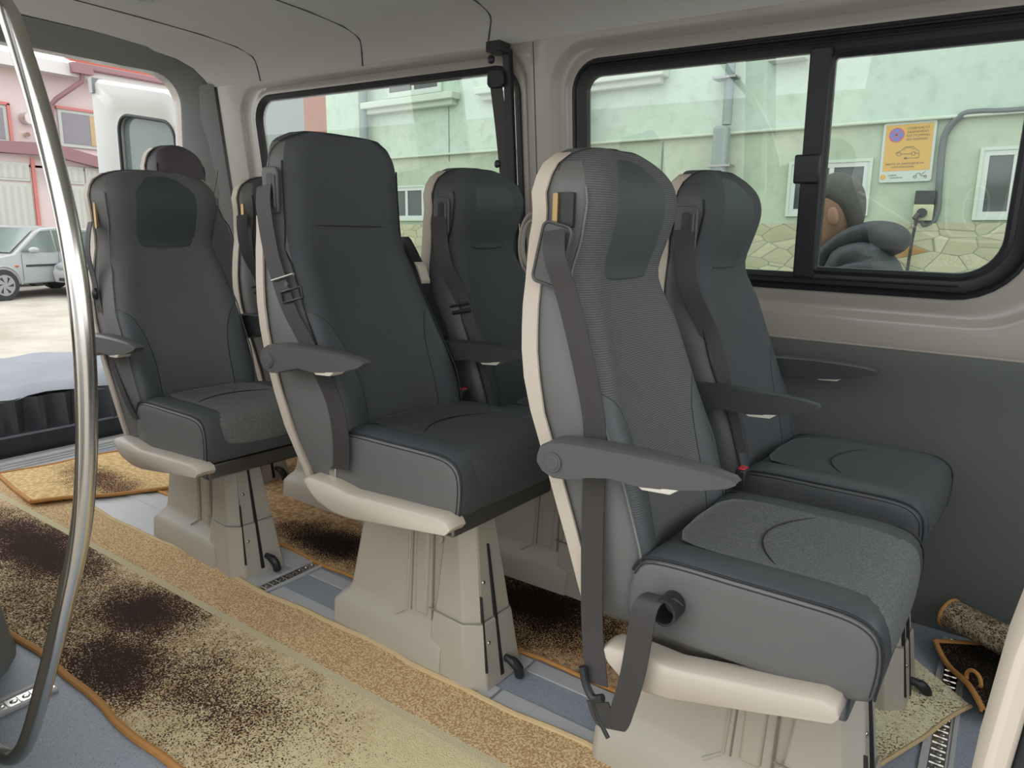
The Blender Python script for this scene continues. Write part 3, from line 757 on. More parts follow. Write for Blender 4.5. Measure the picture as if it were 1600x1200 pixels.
# rear frame of the body around the open rear doors
def yz(pr, x): return [(x(z) if callable(x) else x, y, z) for y, z in pr]
k = 8
RX = lambda d: (lambda z: -3.50 - .10*(1.79 - z)/1.79 + d)
def ring_open(y0, y1, z0, z1, r, x): return yz(rrect(y0, y1, z0, z1, [.01,.01,r,r], k), x)
outerp = [(y, z) for y, z in rrect(.36, 2.30, -.02, 1.86, [.01,.01,.12,.12], k)]
mb = MB()
mb.loft([yz(outerp, -3.24), ring_open(.40, 2.165, -.02, 1.845, .16, RX(.17)), ring_open(.46, 2.14, -.02, 1.815, .15, RX(.10)), ring_open(.50, 2.115, -.02, 1.80, .14, RX(.05)),
         ring_open(.50, 2.115, -.02, 1.795, .14, RX(.03))], False, False)
struct(mb.build('wall_rear', 'headerdark', None, angle=70))
mb = MB(); mb.loft([ring_open(.50, 2.115, -.02, 1.797, .14, RX(.032)), ring_open(.50, 2.13, -.02, 1.797, .14, RX(-.02)), ring_open(.48, 2.14, -.02, 1.80, .14, RX(-.07)), ring_open(.30, 2.36, -.10, 1.96, .2, RX(-.09))], False, False)
struct(mb.build('trim_6', 'paint', None, angle=50))
mb = MB(); mb.loft([[(-3.26, YW(z)-.01, z), (-3.30, YW(z)-.03, z), (-3.44, 2.15, z), (-3.46, 2.3, z)] for z in (0, .8, 1.2, 1.6, 1.75)], False, False, False)
struct(mb.build('trim_7', 'headerdark', None, angle=70))

# near wall around the side door
mb = MB(); mb.box((-3.6,.26,-.1),(-1.235,.34,.95)); mb.box((-3.6,.26,1.68),(-1.235,.34,1.84)); mb.box((-1.33,.26,.9),(-1.235,.34,1.7)); mb.box((-3.6,.26,.9),(-3.3,.34,1.7)); mb.box((.38,.26,-.1),(1.2,.34,.9)); mb.box((.38,.26,.9),(.46,.34,1.8)); mb.box((-1.24,.26,1.79),(.46,.34,1.86))
struct(mb.build('wall_right', 'paint'))
mb = MB(); mb.tube([(-1.235,.33,0),(-1.222,.335,.3),(-1.185,.34,.45),(-1.175,.34,.6),(-1.18,.34,1.0),(-1.2,.34,1.7)], .022, 10); struct(mb.build('trim_8', 'rubber', None))
# front bulkhead area: dashboard side closes the shell partly
mb = MB(); mb.box((1.0,.3,-.1),(1.05,2.36,.9)); struct(mb.build('wall_front', 'panel'))

# floor
mb = MB(); mb.box((-3.56,.30,-.06),(1.0,2.33,-.0005)); struct(mb.build('floor', 'vinyl'))
mb = MB(); mb.box((-3.80,.36,-.14),(-3.56,2.25,-.012)); struct(mb.build('floor_sill', 'sillwhite', None, bevel=.006))
mb = MB()
for x in (-3.60,-3.64,-3.68): mb.box((x-.006,.40,-.013),(x+.006,2.2,-.004))
struct(mb.build('trim_9', 'greyplate', None, bevel=.002))
mb = MB(); mb.box((-3.55,1.2,-.001),(-1.82,1.50,.0015)); struct(mb.build('floor_sheet', 'greyplate'))
# low trim strips and joints along the seat row
for i, (y0, y1) in enumerate(((1.236,1.292),(1.392,1.442))):
    mb = MB()
    for xa, xb in ((-3.4,-1.80),(-1.74,-.895),(-.89,.0)): mb.box((xa,y0,0),(xb-.003,y1,.0045))
    struct(mb.build('trim_%d' % (10+i), 'greyplate', None, bevel=.0015))
# transverse seat tracks
def track(x, y0, y1, idx):
    e = empty('floor_track', (x, 0, 0)); e['kind'] = 'structure'
    mb = MB(); mb.box((-.032,y0,0),(.032,y1,.004)); mb.box((-.032,y0,.004),(-.022,y1,.008)); mb.box((.022,y0,.004),(.032,y1,.008)); mb.build('track_rail', 'greyplate', e, bevel=.001)
    mb = MB(); y = y0+.02
    while y < y1-.01:
        mb.sphere((0,y,.004), .010, 1, .9, .25, 10, 6); mb.box((-.014,y+.010,.003),(.014,y+.014,.0065)); y += .026
    mb.box((-.016,y0,.0035),(.016,y1,.0045)); mb.build('track_insert', 'steel', e)
track(-1.78, .36, .645, 0); track(-1.78, 1.22, 1.46, 0); track(.012, .36, .70, 1); track(.012, 1.23, 2.25, 1)

# ------------------------------------------------------------------ rugs
def rug(name, outline, z, mat, label, th=.007, bind=None, bmat='binding', height=None, br=.006, cat='rug'):
    """flat pile sheet from a quad outline subdivided; height(x,y)->z adds waves"""
    e = empty(name, (0,0,0), 0, label, cat)
    (a, b, c, d) = [Vector((p[0], p[1], 0)) for p in outline]; n, m = 40, 16
    H = height or (lambda x, y: 0)
    top = []; 
    LEN = min(1, (b-a).length/2.0); wob = lambda t, s: (.006*math.sin(t*9+s)+.004*math.sin(t*23+s*2))*LEN*LEN
    for i in range(n+1):
        row = []
        for j in range(m+1):
            u, v = i/n, j/m
            p = a.lerp(b, u).lerp(d.lerp(c, u), v)
            dirv = (d-a).normalized()
            if j == 0: p = p + dirv*wob(u*3, 1)
            if j == m: p = p + dirv*wob(u*3, 4)
            row.append((p.x, p.y, z + th + H(p.x, p.y)))
        top.append(row)
    mb = MB(); base = [v for r in top for v in r]; fs = []
    for i in range(n):
        for j in range(m):
            q = i*(m+1)+j; fs.append((q, q+m+1, q+m+2, q+1))
    low = [(x, y, zz - th) for x, y, zz in base]; N = len(base)
    fs2 = [tuple(N + k for k in f[::-1]) for f in fs]
    edge = [(i, 0) for i in range(n+1)] + [(n, j) for j in range(1, m+1)] + [(i, m) for i in range(n-1, -1, -1)] + [(0, j) for j in range(m-1, 0, -1)]
    ids = [i*(m+1)+j for i, j in edge]
    for k in range(len(ids)):
        p, q = ids[k], ids[(k+1) % len(ids)]; fs2.append((p, N+p, N+q, q))
    mb.add(base + low, fs + fs2); o = mb.build('rug_pile', mat, e)
    for (side, bm) in (bind or []):
        row = {'near': [top[i][0] for i in range(n+1)], 'far': [top[i][m] for i in range(n+1)], 'end0': top[0], 'end1': top[n]}[side]
        t = MB(); t.tube([(x, y, zz-.002) for x, y, zz in row], br, 8); t.build('edge_binding', bm, e)
    return e
rug('aisle_rug', [(-3.52,.80),(-.05,.60),(-.05,1.238),(-3.40,1.19)] if False else [(-3.50,.70),(-.05,.655),(-.05,1.236),(-3.42,1.232)], 0, 'rug_aisle', 'long speckled beige aisle rug with dark worn patches', bind=[('near','binding'),('far','creambinding')], br=.009)
rug('row_rug', [(-3.4,1.50),(-.60,1.445),(-.60,2.22),(-3.4,2.22)], .001, 'rug_row', 'brown rug with black stains under the wall-side seats', bind=[('near','binding')], br=.006)
rug('folded_rug', [(-3.50,1.16),(-3.02,1.10),(-2.62,1.82),(-3.30,2.0)], .010, 'rug_flap', 'folded beige rug flap by the rear door sill', bind=[('near','binding'),('end1','binding'),('end0','binding')], br=.008,
    height=lambda x, y: .012*max(0, math.sin((x+y)*6)))
rug('light_rug', [(-.34,1.50),(-.095,1.54),(.062,1.90),(-.10,2.07)], .010, 'rug_light', 'pale speckled rug scrap crumpled in front of the nearest seat', br=.005,
    bind=[('near','creambinding'),('end1','creambinding')], height=lambda x, y: .012*max(0, math.sin(y*11+x*9))+.02*max(0,(y-1.9)))
rug('dark_mat', [(-.035,2.13),(.085,1.86),(.50,1.98),(.12,2.24)], .018, 'rug_dark', 'dark brown mat with orange edge beside the wall at right', bind=[('near','binding'),('end0','binding')], br=.007,
    height=lambda x, y: .012*math.sin((x-y)*16)+.02)
rr = empty('rolled_rug', (0,0,0), 0, 'rolled-up speckled rug on the dark mat by the wall', 'rug')
mb = MB(); spiral = [( .05*(1-i/60*.5)*math.cos(i/60*3.2*PI), .05*(1-i/60*.5)*math.sin(i/60*3.2*PI)) for i in range(60)]
p0 = Vector((-.015,2.19,.11)); p1 = Vector((.26,2.06,.10)); ax = (p1-p0).normalized(); u = ax.cross(Vector((0,0,1))).normalized(); w = u.cross(ax)
def solid_roll(r0, r1):
    m = MB(); A = []
    for q in (p0, p1): A.append([tuple(q + u*r1*math.cos(t*PI/12) + w*r1*math.sin(t*PI/12)*.75) for t in range(24)])
    m.loft(A); return m
solid_roll(0, .05).build('rug_roll', 'rug_roll', rr)
mb = MB(); mb.tube([tuple(p1 + u*.048*math.cos(t*PI/12) + w*.048*math.sin(t*PI/12)*.75) for t in range(25)], .005, 6, False); mb.build('edge_binding', 'binding', rr); mb = MB(); mb.tube([tuple(p0 + u*.048*math.cos(t*PI/12) + w*.048*math.sin(t*PI/12)*.75) for t in range(25)], .005, 6, False)
mb.build('edge_binding', 'binding', rr)
mb = MB(); c0 = Vector((.060,1.955,.062)); 
mb.tube([tuple(c0 + Vector((.72,-.69,0))*.022*math.cos(t*PI/10) + Vector((0,0,1))*.022*math.sin(t*PI/10)) for t in range(21)], .005, 6, False); mb.build('curl_edge', 'binding', rr)

# ------------------------------------------------------------------ grab poles
pts = sm([(-1.46,.50,1.66),(-1.36,.5,1.53),(-1.266,.5,1.423),(-1.234,.5,1.385),(-1.157,.495,1.24),(-1.099,.49,1.064),(-1.089,.485,.881),(-1.126,.478,.674),(-1.213,.47,.485),(-1.34,.46,.253),(-1.39,.455,.165),(-1.425,.45,.118),(-1.47,.447,.086),(-1.54,.443,.068),(-1.66,.438,.055)], 6)
gp = empty('grab_pole', (-1.46,.5,0), 0, 'bowed brushed-steel grab pole standing at the left of the doorway', 'grab pole')
mb = MB(); mb.tube([(p[0]+1.46, p[1]-.5, p[2]) for p in pts], .0150, 20); mb.build('pole', 'steel', gp)
mb = MB(); mb.cyl((-.20,-.062,.045),(-.225,-.062,.045), .032, 20); mb.cyl((0,0,1.66),(-.02,0,1.78), .028, 20); mb.build('end_flange', 'steel', gp)
# door pillar edge at the right
dp = MB()
path = [(.10,.52,1.15),(.072,.51,1.05),(.050,.505,.98),(.036,.50,.93),(.0295,.50,.88),(.0245,.50,.80),(.0225,.50,.70),(.022,.50,.5),(.022,.50,.1),(.022,.50,0)]
dp.loft([[(x-.0, y-.012, z), (x+.004, y-.020, z), (x+.016, y-.016, z), (x+.016, y+.03, z), (x-.0, y+.03, z)] for x, y, z in path])
struct(dp.build('trim_12', 'shell', None, bevel=.003))
dp = MB(); dp.tube([(x+.025, y-.010, z) for x, y, z in path if z < .94], .0085, 10); struct(dp.build('trim_13', 'rubber'))
# floor-side moulding at the left doorway edge
mb = MB(); mb.loft([[(-1.90-.30*math.cos(t)*s, .35+.33*math.sin(t)*s, z) for t in [i*PI/14 for i in range(15)]] for z, s in ((0,1),(.03,.97),(.15,.92),(.28,.80),(.34,.6),(.36,.3))], False, True, False)
o = mb.build('wheel_arch_cover', 'archgrey', None, angle=80); tag(o, 'rounded grey plastic cover on the floor at far left', 'wheel arch'); o.location = (-.22,0,0)

# three-point belt on the wall pillar, hose
wb = empty('wall_seat_belt', (0,0,0), 0, 'black seat belt hanging from the window pillar between the two windows', 'seat belt')
mb = MB(); mb.ribbon(sm([(-1.585, YW(1.60)-.035, 1.615),(-1.575, YW(1.4)-.03, 1.45),(-1.565, YW(1.2)-.028, 1.25),(-1.555, YW(1.0)-.03, 1.0),(-1.545, 2.22, .75),(-1.54, 2.22, .45)], 4), (.023,.004,0), .0015); mb.build('webbing', 'webbing', wb)
mb = MB(); mb.loft([[(-1.557, YW(z)-.028, z), (-1.527, YW(z)-.028, z), (-1.527, YW(z)-.004, z), (-1.557, YW(z)-.004, z)] for z in (.5,.95,1.3,1.72)]); mb.build('belt_rail', 'rubber', wb, bevel=.004)
mb = MB(); mb.box((-1.585,2.085,1.70),(-1.525,2.15,1.735)); mb.build('top_bracket', 'blackplastic', wb, bevel=.004)
mb = MB(); mb.loft([[(x, YW(1.62)-.045, z) for x, z in rrect(-1.615,-1.545,1.595,1.655,.02,4)], [(x, YW(1.62)-.025, z) for x, z in rrect(-1.615,-1.545,1.595,1.655,.02,4)]]); mb.build('belt_loop', 'blackplastic', wb, bevel=.003)
mb = MB(); mb.sphere((-1.60, YW(1.68)-.035, 1.69), .014, 1, .8, 1.1); mb.build('height_knob', 'blackplastic', wb)
mb = MB(); mb.sphere((-1.597, YW(1.35)-.03, 1.345), .012, 1, .6, 1.2); mb.build('webbing_stop', 'blackplastic', wb)
hs = MB(); cx, cz = -1.415, 1.065
for r, dy in ((.085,0),(.075,.012),(.066,.0)):
    hs.tube([(cx + r*.62*math.cos(t*PI/16), 2.155+dy, cz + r*1.25*math.sin(t*PI/16)) for t in range(33)], .0068, 8, False)
o = hs.build('coiled_hose', 'hose'); tag(o, 'coil of pinkish white hose hanging behind the nearest seat', 'hose')

# ------------------------------------------------------------------ outside, rear
mb = MB(); mb.add([(-60,-30,-.55),(30,-30,-.55),(30,6.9,-.55),(-60,6.9,-.55)], [(0,1,2,3)]); mb.add([(-60,6.9,-.55),(-9,6.9,-.55),(-9,40,-.55),(-60,40,-.55)], [(0,1,2,3)])
struct(mb.build('ground', 'ground', None, smooth=False))
# open rear door leaf
rd = empty('door_1', (-3.66,2.27,0)); rd['kind'] = 'structure'
def leaf(mb, x0, x1, z0f, z1, r, win, y, th):
    pass
dirv = Vector((-.74,-.085,0)); L = dirv.length; dn = dirv.normalized(); nn = Vector((-dn.y, dn.x, 0))
def LP(u, z, d): 
    p = dn*u + nn*d; return (p.x, p.y, z + .16*u*(z/1.8))
k = 6
out = rrect(.0, .80, -.1, 1.76, [.02,.02,.07,.16], k); inn = rrect(.13, .60, .80, 1.60, [.06,.06,.09,.09], k)
mid = rrect(.08, .66, .70, 1.66, [.08,.08,.11,.12], k)
mb = MB(); s_ = 1
mb.loft([[LP(u, z, -.05) for u, z in out], [LP(u, z, 0) for u, z in out], [LP(u, z, .02) for u, z in rrect(.02,.78,-.08,1.74,[.02,.02,.06,.15],k)], [LP(u, z, .015) for u, z in mid], [LP(u, z, 0.0) for u, z in rrect(.10,.64,.73,1.63,[.07,.07,.1,.11],k)], [LP(u, z, -.005) for u, z in inn], [LP(u, z, -.05) for u, z in inn], [LP(u, z, -.05) for u, z in out]], False, False)
mb.build('door_panel', 'white', rd, angle=40)
mb = MB(); mb.tube([LP(u, z, -.004) for u, z in inn + inn[:1]], .009, 8, False); mb.build('window_seal', 'rubber', rd)
mb = MB(); mb.add([LP(u, z, -.03) for u, z in inn], [tuple(range(len(inn)))]); mb.build('pane', 'greenglass' if 'greenglass' in M else 'cabglass', rd, smooth=False)
mb = MB(); mb.sphere(LP(.045,1.60,.02), .013); mb.sphere(LP(.045,1.2,.02), .012); mb.build('door_buffer', 'darksteel', rd)
mb = MB(); mb.box((-.78,-.12,1.80),(-.74,-.06,1.88)); mb.build('door_lock', 'darksteel', rd)
# black covered load behind the rear doors
bc = empty('covered_bed', (-4.3,1.7,-.55), 0, 'long black padded cover with ruffled skirt just outside the rear doors', 'bed')
mb = MB(); n = 40; m = 10; vs = []; fs = []
for i in range(n+1):
    for j in range(m+1):
        y = .2 + 2.9*i/n; x = -3.80 - 1.05*j/m
        z = .29 + .012*math.sin(i*1.1+j*.7) + .010*math.sin(i*.45-j*1.3) - (.03 if j == 0 else 0)
        vs.append((x+4.3 + (.02*math.sin(i*2.1) if j == 0 else 0), y-1.7, z+.55))
for i in range(n):
    for j in range(m): q = i*(m+1)+j; fs.append((q, q+1, q+m+2, q+m+1))
mb.add(vs, fs); mb.build('cover_top', 'blackcloth', bc)
mb = MB(); rows = []
for zz, amp in ((.265,.012),(.22,.020),(.15,.026),(.095,.030)):
    rows.append([(-3.795+4.3 + amp*math.sin(i*1.35)+.4*amp*math.sin(i*.6), .2+2.9*i/120-1.7, zz+.55) for i in range(121)])
mb.loft(rows, False, False, False); mb.build('cover_skirt', 'blackskirt', bc)
mb = MB(); mb.box((-3.835+4.3-1.0,-1.5,.0),(-3.835+4.3,1.4,.78)); mb.build('base_box', 'blackskirt', bc, bevel=.01)
mb = MB(); mb.tube([(-3.765+4.3, y/10-1.7, .645) for y in range(2, 32)], .006, 6); mb.build('hem_piping', 'blackcloth', bc)

# ------------------------------------------------------------------ pink building (faces the rear of the van)
PX = -19.0
pk = empty('pink_house', (-23.75, 8.75, -.97), 0, 'pink two-storey house with red trim and glazed porch', 'building')
def pb(mb, x0, x1, y0, y1, z0, z1): mb.box((x0, y0-7, z0+.55), (x1, y1-7, z1+.55))
mb = MB(); pb(mb, -4, 0, 0, 12.5, -.55, 4.3); mb.build('wall', 'pink', pk)
mb = MB(); pb(mb, -4, .45, 0, 12.6, 4.28, 4.55); mb.build('eave', 'pinkdark', pk)
mb = MB(); pb(mb, .42, .56, 8.7, 12.6, 4.45, 4.60); mb.build('gutter', 'maroon', pk, bevel=.03)
mb = MB(); mb.prism([(.5,5.15),(.5,5.25),(-4,6.8),(-4,6.7)], 1.6, 5.6); mb.build('roof', 'rooftile', pk)
def pwin(y0, y1, z0, z1, gm, par=pk, bars=()):
    f = MB(); pb(f, -.02, .05, y0-.08, y1+.08, z0-.08, z1+.08); fo = f.build('window', 'pvc', par, bevel=.01)
    f = MB(); pb(f, .045, .06, y0, y1, z0, z1); f.build('pane', gm, fo)
    f = MB()
    for b in bars: pb(f, .055, .075, b-.03, b+.03, z0, z1)
    if bars: f.build('glazing_bar', 'pvc', fo)
    f = MB(); pb(f, .0, .09, y0-.12, y1+.14, z1+.07, z1+.13); pb(f, .0, .09, y1+.08, y1+.14, z0-.1, z1+.1); f.build('window_trim', 'redtrim', fo)
pwin(8.5, 9.33, 2.80, 3.50, 'greyglass')
f = MB(); pb(f, .062, .07, 9.12, 9.33, 2.80, 3.50); f.build('blind', 'yellowblind', pk)
pwin(5.8, 7.28, 2.75, 3.42, 'greyglass')
mb = MB(); mb.tube([(.5, 8.85-7, 4.95), (.45, 8.85-7, 4.75), (.2, 8.35-7, 4.3), (.12, 8.25-7, 4.15), (.12, 8.25-7, 0)], .055, 10); mb.box((.40,8.6-7,4.9),(.62,9.05-7,5.12)); mb.build('downpipe', 'maroon', pk)
mb = MB(); mb.cyl((0, 7.72-7, 3.80), (.25, 7.75-7, 3.80), .13, 12); mb.build('wall_vent', 'steel', pk); mb = MB(); mb.cyl((0, 7.70-7, 3.45), (.15, 7.70-7, 3.45), .05, 10); mb.build('wall_vent', 'steel', pk)
pk.scale = (1.25,)*3
# porch
mb = MB(); mb.loft([[(x, 5.0-7, 2.55+.55), (x, 7.9-7, 2.70+.55), (x, 9.7-7, 2.32+.55), (x, 9.7-7, 2.10+.55), (x, 7.9-7, 2.42+.55), (x, 5.0-7, 2.40+.55)] for x in (0, .9)]); mb.build('porch_roof', 'maroon', pk)
mb = MB(); pb(mb, 0, .7, 5.0, 9.6, -.55, 2.2); mb.prism([(5.0-7,2.7),(9.6-7,2.7),(9.6-7,2.75),(7.9-7,2.98),(5.0-7,2.9)], 0, .7, 'x'); mb.build('porch_wall', 'pink', pk)
def pw(y0, y1, z0, z1, gm='curtain'):
    f = MB(); pb(f, .69, .74, y0-.06, y1+.06, z0-.06, z1+.06); fo = f.build('window', 'pvc', pk, bevel=.01)
    f = MB(); pb(f, .735, .75, y0, y1, z0, z1); f.build('pane', gm, fo)
for (y0, y1) in ((6.3,7.35),(5.0,6.1),(8.0,8.5),(8.65,9.3)):
    pw(y0, y1, .1, 1.72); pw(y0, y1, 1.90, 2.18)
mb = MB(); pb(mb, .70, .76, 7.45, 7.52, -.3, 2.35); mb.build('porch_trim', 'redtrim', pk)
mb = MB(); mb.cyl((.85,7.72-7,2.5),(.85,7.72-7,2.75), .06, 8); mb.tube([(.7,7.72-7,2.85),(.82,7.72-7,2.9),(.85,7.72-7,2.78)], .015, 6); mb.sphere((.85,7.72-7,2.42), .05, 1,1,1,8,6); mb.build('porch_lantern', 'darksteel', pk)

# ------------------------------------------------------------------ cars
def car(name, loc, rz, label, paint, plate=False):
    """hatchback facing local -x; local origin on ground under front wheel axle, near side at y=0"""
    e = empty(name, loc, rz, label, 'car', 'parked cars behind the van')
    prof = [(-.72,.30),(-.76,.50),(-.70,.66),(-.45,.76),(.05,.86),(.28,.90),(.85,1.32),(1.05,1.40),(1.6,1.44),(2.3,1.38),(2.75,1.10),(3.02,.92),(3.08,.55),(3.0,.30)]
    mb = MB(); rings = []
    for y, s, c in ((0.02,.985,0),(0,.995,.0),(-.0,1,0)): pass
    def ring(y, tum): return [(x, y + (max(0, z-.85)*tum), .30 + (z-.30)) for x, z in prof]
    mb.loft([ring(.03, .28), ring(0, .28)][::-1] + [ring(.84, 0), ring(1.65, -.28), ring(1.68, -.28)])
    body = mb.build('body', paint, e, bevel=.03, seg=3, angle=50)
    for (xa, name2) in ((0, 0), (2.45, 1)):
        for yy in (-.02, 1.52):
            w = MB(); w.cyl((xa, yy, .30), (xa, yy+.18, .30), .31, 28); wo = w.build('wheel', 'tyre', e, bevel=.02)
            h = MB(); side = yy-.006 if yy < 1 else yy+.186
            h.cyl((xa, side, .30), (xa, side+.012, .30), .205, 24); h.build('hubcap', 'hub', wo)
            h = MB()
            for q in range(6):
                t = q*PI/3; h.add([(xa+.05*math.cos(t-.5), side-.003, .30+.05*math.sin(t-.5)), (xa+.17*math.cos(t-.18), side-.003, .30+.17*math.sin(t-.18)), (xa+.17*math.cos(t+.18), side-.003, .30+.17*math.sin(t+.18))], [(0,1,2)])
            h.build('hubcap_slot', 'tyre', wo)
        w = MB(); w.tube([(xa+.37*math.cos(t*PI/12), -.004, .30+.37*math.sin(t*PI/12)) for t in range(13)], .025, 6); w.build('wheel_arch', paint, e)
    g = MB(); T = .28
    P = lambda x, z: (x, (z-.85)*T - .006, z)
    g.add([P(.42,.93), P(.98,1.34), P(1.22,1.36), P(1.22,.93)], [(0,1,2,3)]); g.add([P(1.27,.93), P(1.27,1.36), P(2.2,1.33), P(2.5,1.08), P(2.5,.93)], [(0,1,2,3,4)]); g.build('side_window', 'cabglass', e, smooth=False)
    g = MB(); g.add([(.27,.10,.915), (.27,1.58,.915), (.93,1.46,1.385), (.93,.22,1.385)], [(0,1,2,3)])
    g.v = [(x-.012, y, z+.012) for x, y, z in g.v]; g.build('windscreen', 'cabglass', e, smooth=False)
    g = MB(); g.sphere((.62,-.10,.97), .10, 1.1,.6,.65); g.build('wing_mirror', paint, e)
    g = MB(); g.box((.50,-.012,.64),(2.2,.004,.68)); g.build('rub_strip', 'tyre', e)
    g = MB(); g.tube([(.42,-.003,.36),(.42,-.003,.90)], .004, 4); g.tube([(1.25,.0,.36),(1.25,.0,.90)], .004, 4); g.build('door_gap', 'tyre', e)
    g = MB(); g.sphere((.30,-.005,.66), .035, 1.2,.3,.6); g.build('side_repeater', 'orange', e)
    g = MB()
    for yy in (.22, 1.46): g.sphere((-.70,yy,.63), .16, .45,1,.5)
    g.build('headlamp', 'headlamp', e)
    g = MB(); g.box((-.765,.55,.56),(-.73,1.15,.66)); g.box((-.79,.2,.34),(-.72,1.48,.40)); g.build('grille', 'tyre', e)
    if plate:
        g = MB(); g.box((-.80,.58,.43),(-.77,1.10,.54)); g.build('number_plate', 'plate', e)
    return e
# near side faces +x : local y=0 side faces world +x, local -x faces world -y
car('hatchback', (-16.2, 5.9, -.55), PI/2+.30, 'silver hatchback with its front wheel at the left edge of the view', 'carsilver')
car('hatchback', (-15.05, 8.1, -.55), PI/2+.30, 'pale car nosing in behind the silver hatchback, headlamp showing', 'carwhite', True)
car('hatchback', (-18.5, 5.4, -.55), PI/2+.30, 'car farthest back, only its windscreen showing behind the silver hatchback', 'carsilver')

# ------------------------------------------------------------------ green building across the street
GY = 7.0
def FZ(x, z): return z + .021*(x+3.0)
gb = empty('green_house', (-3, GY, 0), 0, 'pale green rendered house with stone base seen through the windows', 'building')
gb.rotation_euler = (0, -.021, 0)
def gbx(mb, x0, x1, z0, z1, d0=-.01, d1=0): mb.box((x0+3, d0, z0), (x1+3, d1, z1))
mb = MB(); gbx(mb, -7.97, 9, -.6, 7.5, 0, 6)
o = mb.build('wall', 'facade', gb, smooth=False)
mb = MB(); gbx(mb, -7.97, 9, -.6, 1.20, -.05, 0); mb.build('stone_base', 'stone', gb)
mb = MB(); gbx(mb, -7.97, 9, 2.02, 2.045, -.05, 0); mb.build('ledge', 'mould', gb, bevel=.008)
def gwin(x0, x1, z0, z1, sill=True, bar=None, blind=False):
    r = MB()
    for (a,b,c,d) in ((x0-.025,x0,z0-.025,z1+.025),(x1,x1+.025,z0-.025,z1+.025),(x0,x1,z1,z1+.025),(x0,x1,z0-.025,z0)): gbx(r, a, b, c, d, -.03, .02)
    fo = r.build('window', 'mould', gb)
    r = MB()
    for (a,b,c,d) in ((x0,x0+.04,z0,z1),(x1-.04,x1,z0,z1),(x0+.04,x1-.04,z1-.04,z1),(x0+.04,x1-.04,z0,z0+.04)): gbx(r, a, b, c, d, -.022, -.004)
    if bar is not None: gbx(r, bar-.02, bar+.02, z0+.04, z1-.04, -.020, -.004)
    r.build('window_frame', 'pvc', fo)
    r = MB(); gbx(r, x0, x1, z0, z1, -.008, -.002); r.build('pane', 'hglass', fo)
    if sill:
        r = MB(); gbx(r, x0-.35, x1+.30, z0-.14, z0-.06, -.16, 0); gbx(r, x0-.30, x1+.25, z0-.20, z0-.13, -.10, 0); r.build('sill', 'mould', fo, bevel=.01)
gwin(-6.80, -5.92, 2.78, 3.9, True, -6.36)
gwin(-4.95, -4.0, 2.78, 3.9, True, -4.5)
gwin(-3.95, -3.30, 2.74, 3.9, True, -3.6)
gwin(-1.85, -.9, 2.82, 3.9, False)
r = MB(); gbx(r, -2.02, -1.70, 2.60, 2.68, -.14, 0); r.build('sill', 'mould', gb, bevel=.01)
gwin(-1.76, -1.12, 1.29, 1.72, False, -1.42)
gwin(-3.80, -3.12, 1.30, 1.72, False, -3.5)
gwin(-.30, .35, 1.25, 1.76, False, -.08)
gwin(-6.78, -6.2, 1.27, 1.66, False, -6.5)
gwin(-5.2, -4.5, 1.27, 1.68, False, -4.8)
mb = MB(); mb.tube([(-2.36+3,-.10,6),(-2.36+3,-.10,2.10)], .045, 12); mb.build('downpipe', 'pipe', gb)
mb = MB(); mb.box((-2.47+3,-.17,-.6),(-2.33+3,-.04,2.09)); mb.build('lower_downpipe', 'pipe', gb, bevel=.03)
mb = MB()
for z in (2.5, 1.72, 1.2): mb.box((-2.50+3,-.18,z),(-2.28+3,-.03,z+.02))
mb.build('pipe_clip', 'darksteel', gb)
mb = MB(); mb.tube([(-7.15+3,-.10,6),(-7.15+3,-.10,-.5)], .06, 12); mb.build('downpipe', 'pipe', gb)
mb = MB(); mb.tube([(-5.8+3,-.004,2.76),(-5.8+3,-.004,1.95)], .006, 4); mb.tube([(-3.03+3,-.004,2.0),(-3.03+3,-.004,-.5)], .008, 4); mb.build('wall_joint', 'pipe', gb)

ac = empty('air_conditioner', (-4.05, GY-.18, 2.13), 0, 'white wall air conditioner with curved black pipe', 'air conditioner')
mb = MB(); mb.box((-.25,-.15,-.10),(.15,.15,.40)); mb.build('casing', 'pvc', ac, bevel=.02)
mb = MB(); mb.tube(sm([(.15,-.05,.25),(.24,-.05,.15),(.22,-.05,0),(.13,0,-.12),(.05,.1,-.22)], 4), .018, 8); mb.build('refrigerant_pipe', 'blackplastic', ac)
mb = MB(); mb.box((-.25,-.15,-.14),(.15,.18,-.10)); mb.build('bracket', 'pipe', ac)

# parking sign
sn = empty('parking_sign', (-.88, GY-.02, 1.83), 0, 'yellow and white no-parking sign with electric car drawing', 'sign'); sn.rotation_euler = (0,-.03,0)
def flat(pr, y0, y1): m = MB(); m.loft([[(x, y0, z) for x, z in pr], [(x, y1, z) for x, z in pr]]); return m
flat(rrect(-.195,.195,-.245,.235,.02,4), 0, -.006).build('plate', 'signwhite', sn)
flat(rrect(-.175,.175,-.155,.215,.006,2), -.005, -.0075).build('yellow_panel', 'signyellow', sn)
circ = lambda cx, cz, r, n=28: [(cx + r*math.cos(2*PI*i/n), cz + r*math.sin(2*PI*i/n)) for i in range(n)]
c = flat(circ(-.092,.135,.058), -.007, -.009); c.build('red_ring', 'signred', sn)
flat(circ(-.092,.135,.049), -.009, -.0105).build('blue_disc', 'signblue', sn)
mb = MB()
for t in (PI/4, -PI/4):
    d = Vector((math.cos(t),0,math.sin(t))); n_ = Vector((-math.sin(t),0,math.cos(t)))*.005; c0 = Vector((-.092,-.0118,.135))
    mb.add([c0 - d*.05 - n_, c0 + d*.05 - n_, c0 + d*.05 + n_, c0 - d*.05 + n_], [(0,1,2,3)])
mb.build('red_cross', 'signred', sn, smooth=False)
def line(pts, r, mat='signink', name='drawing', par=sn):
    m = MB(); m.tube([(x, -.009, z) for x, z in pts], r, 5); return m
mb = MB()
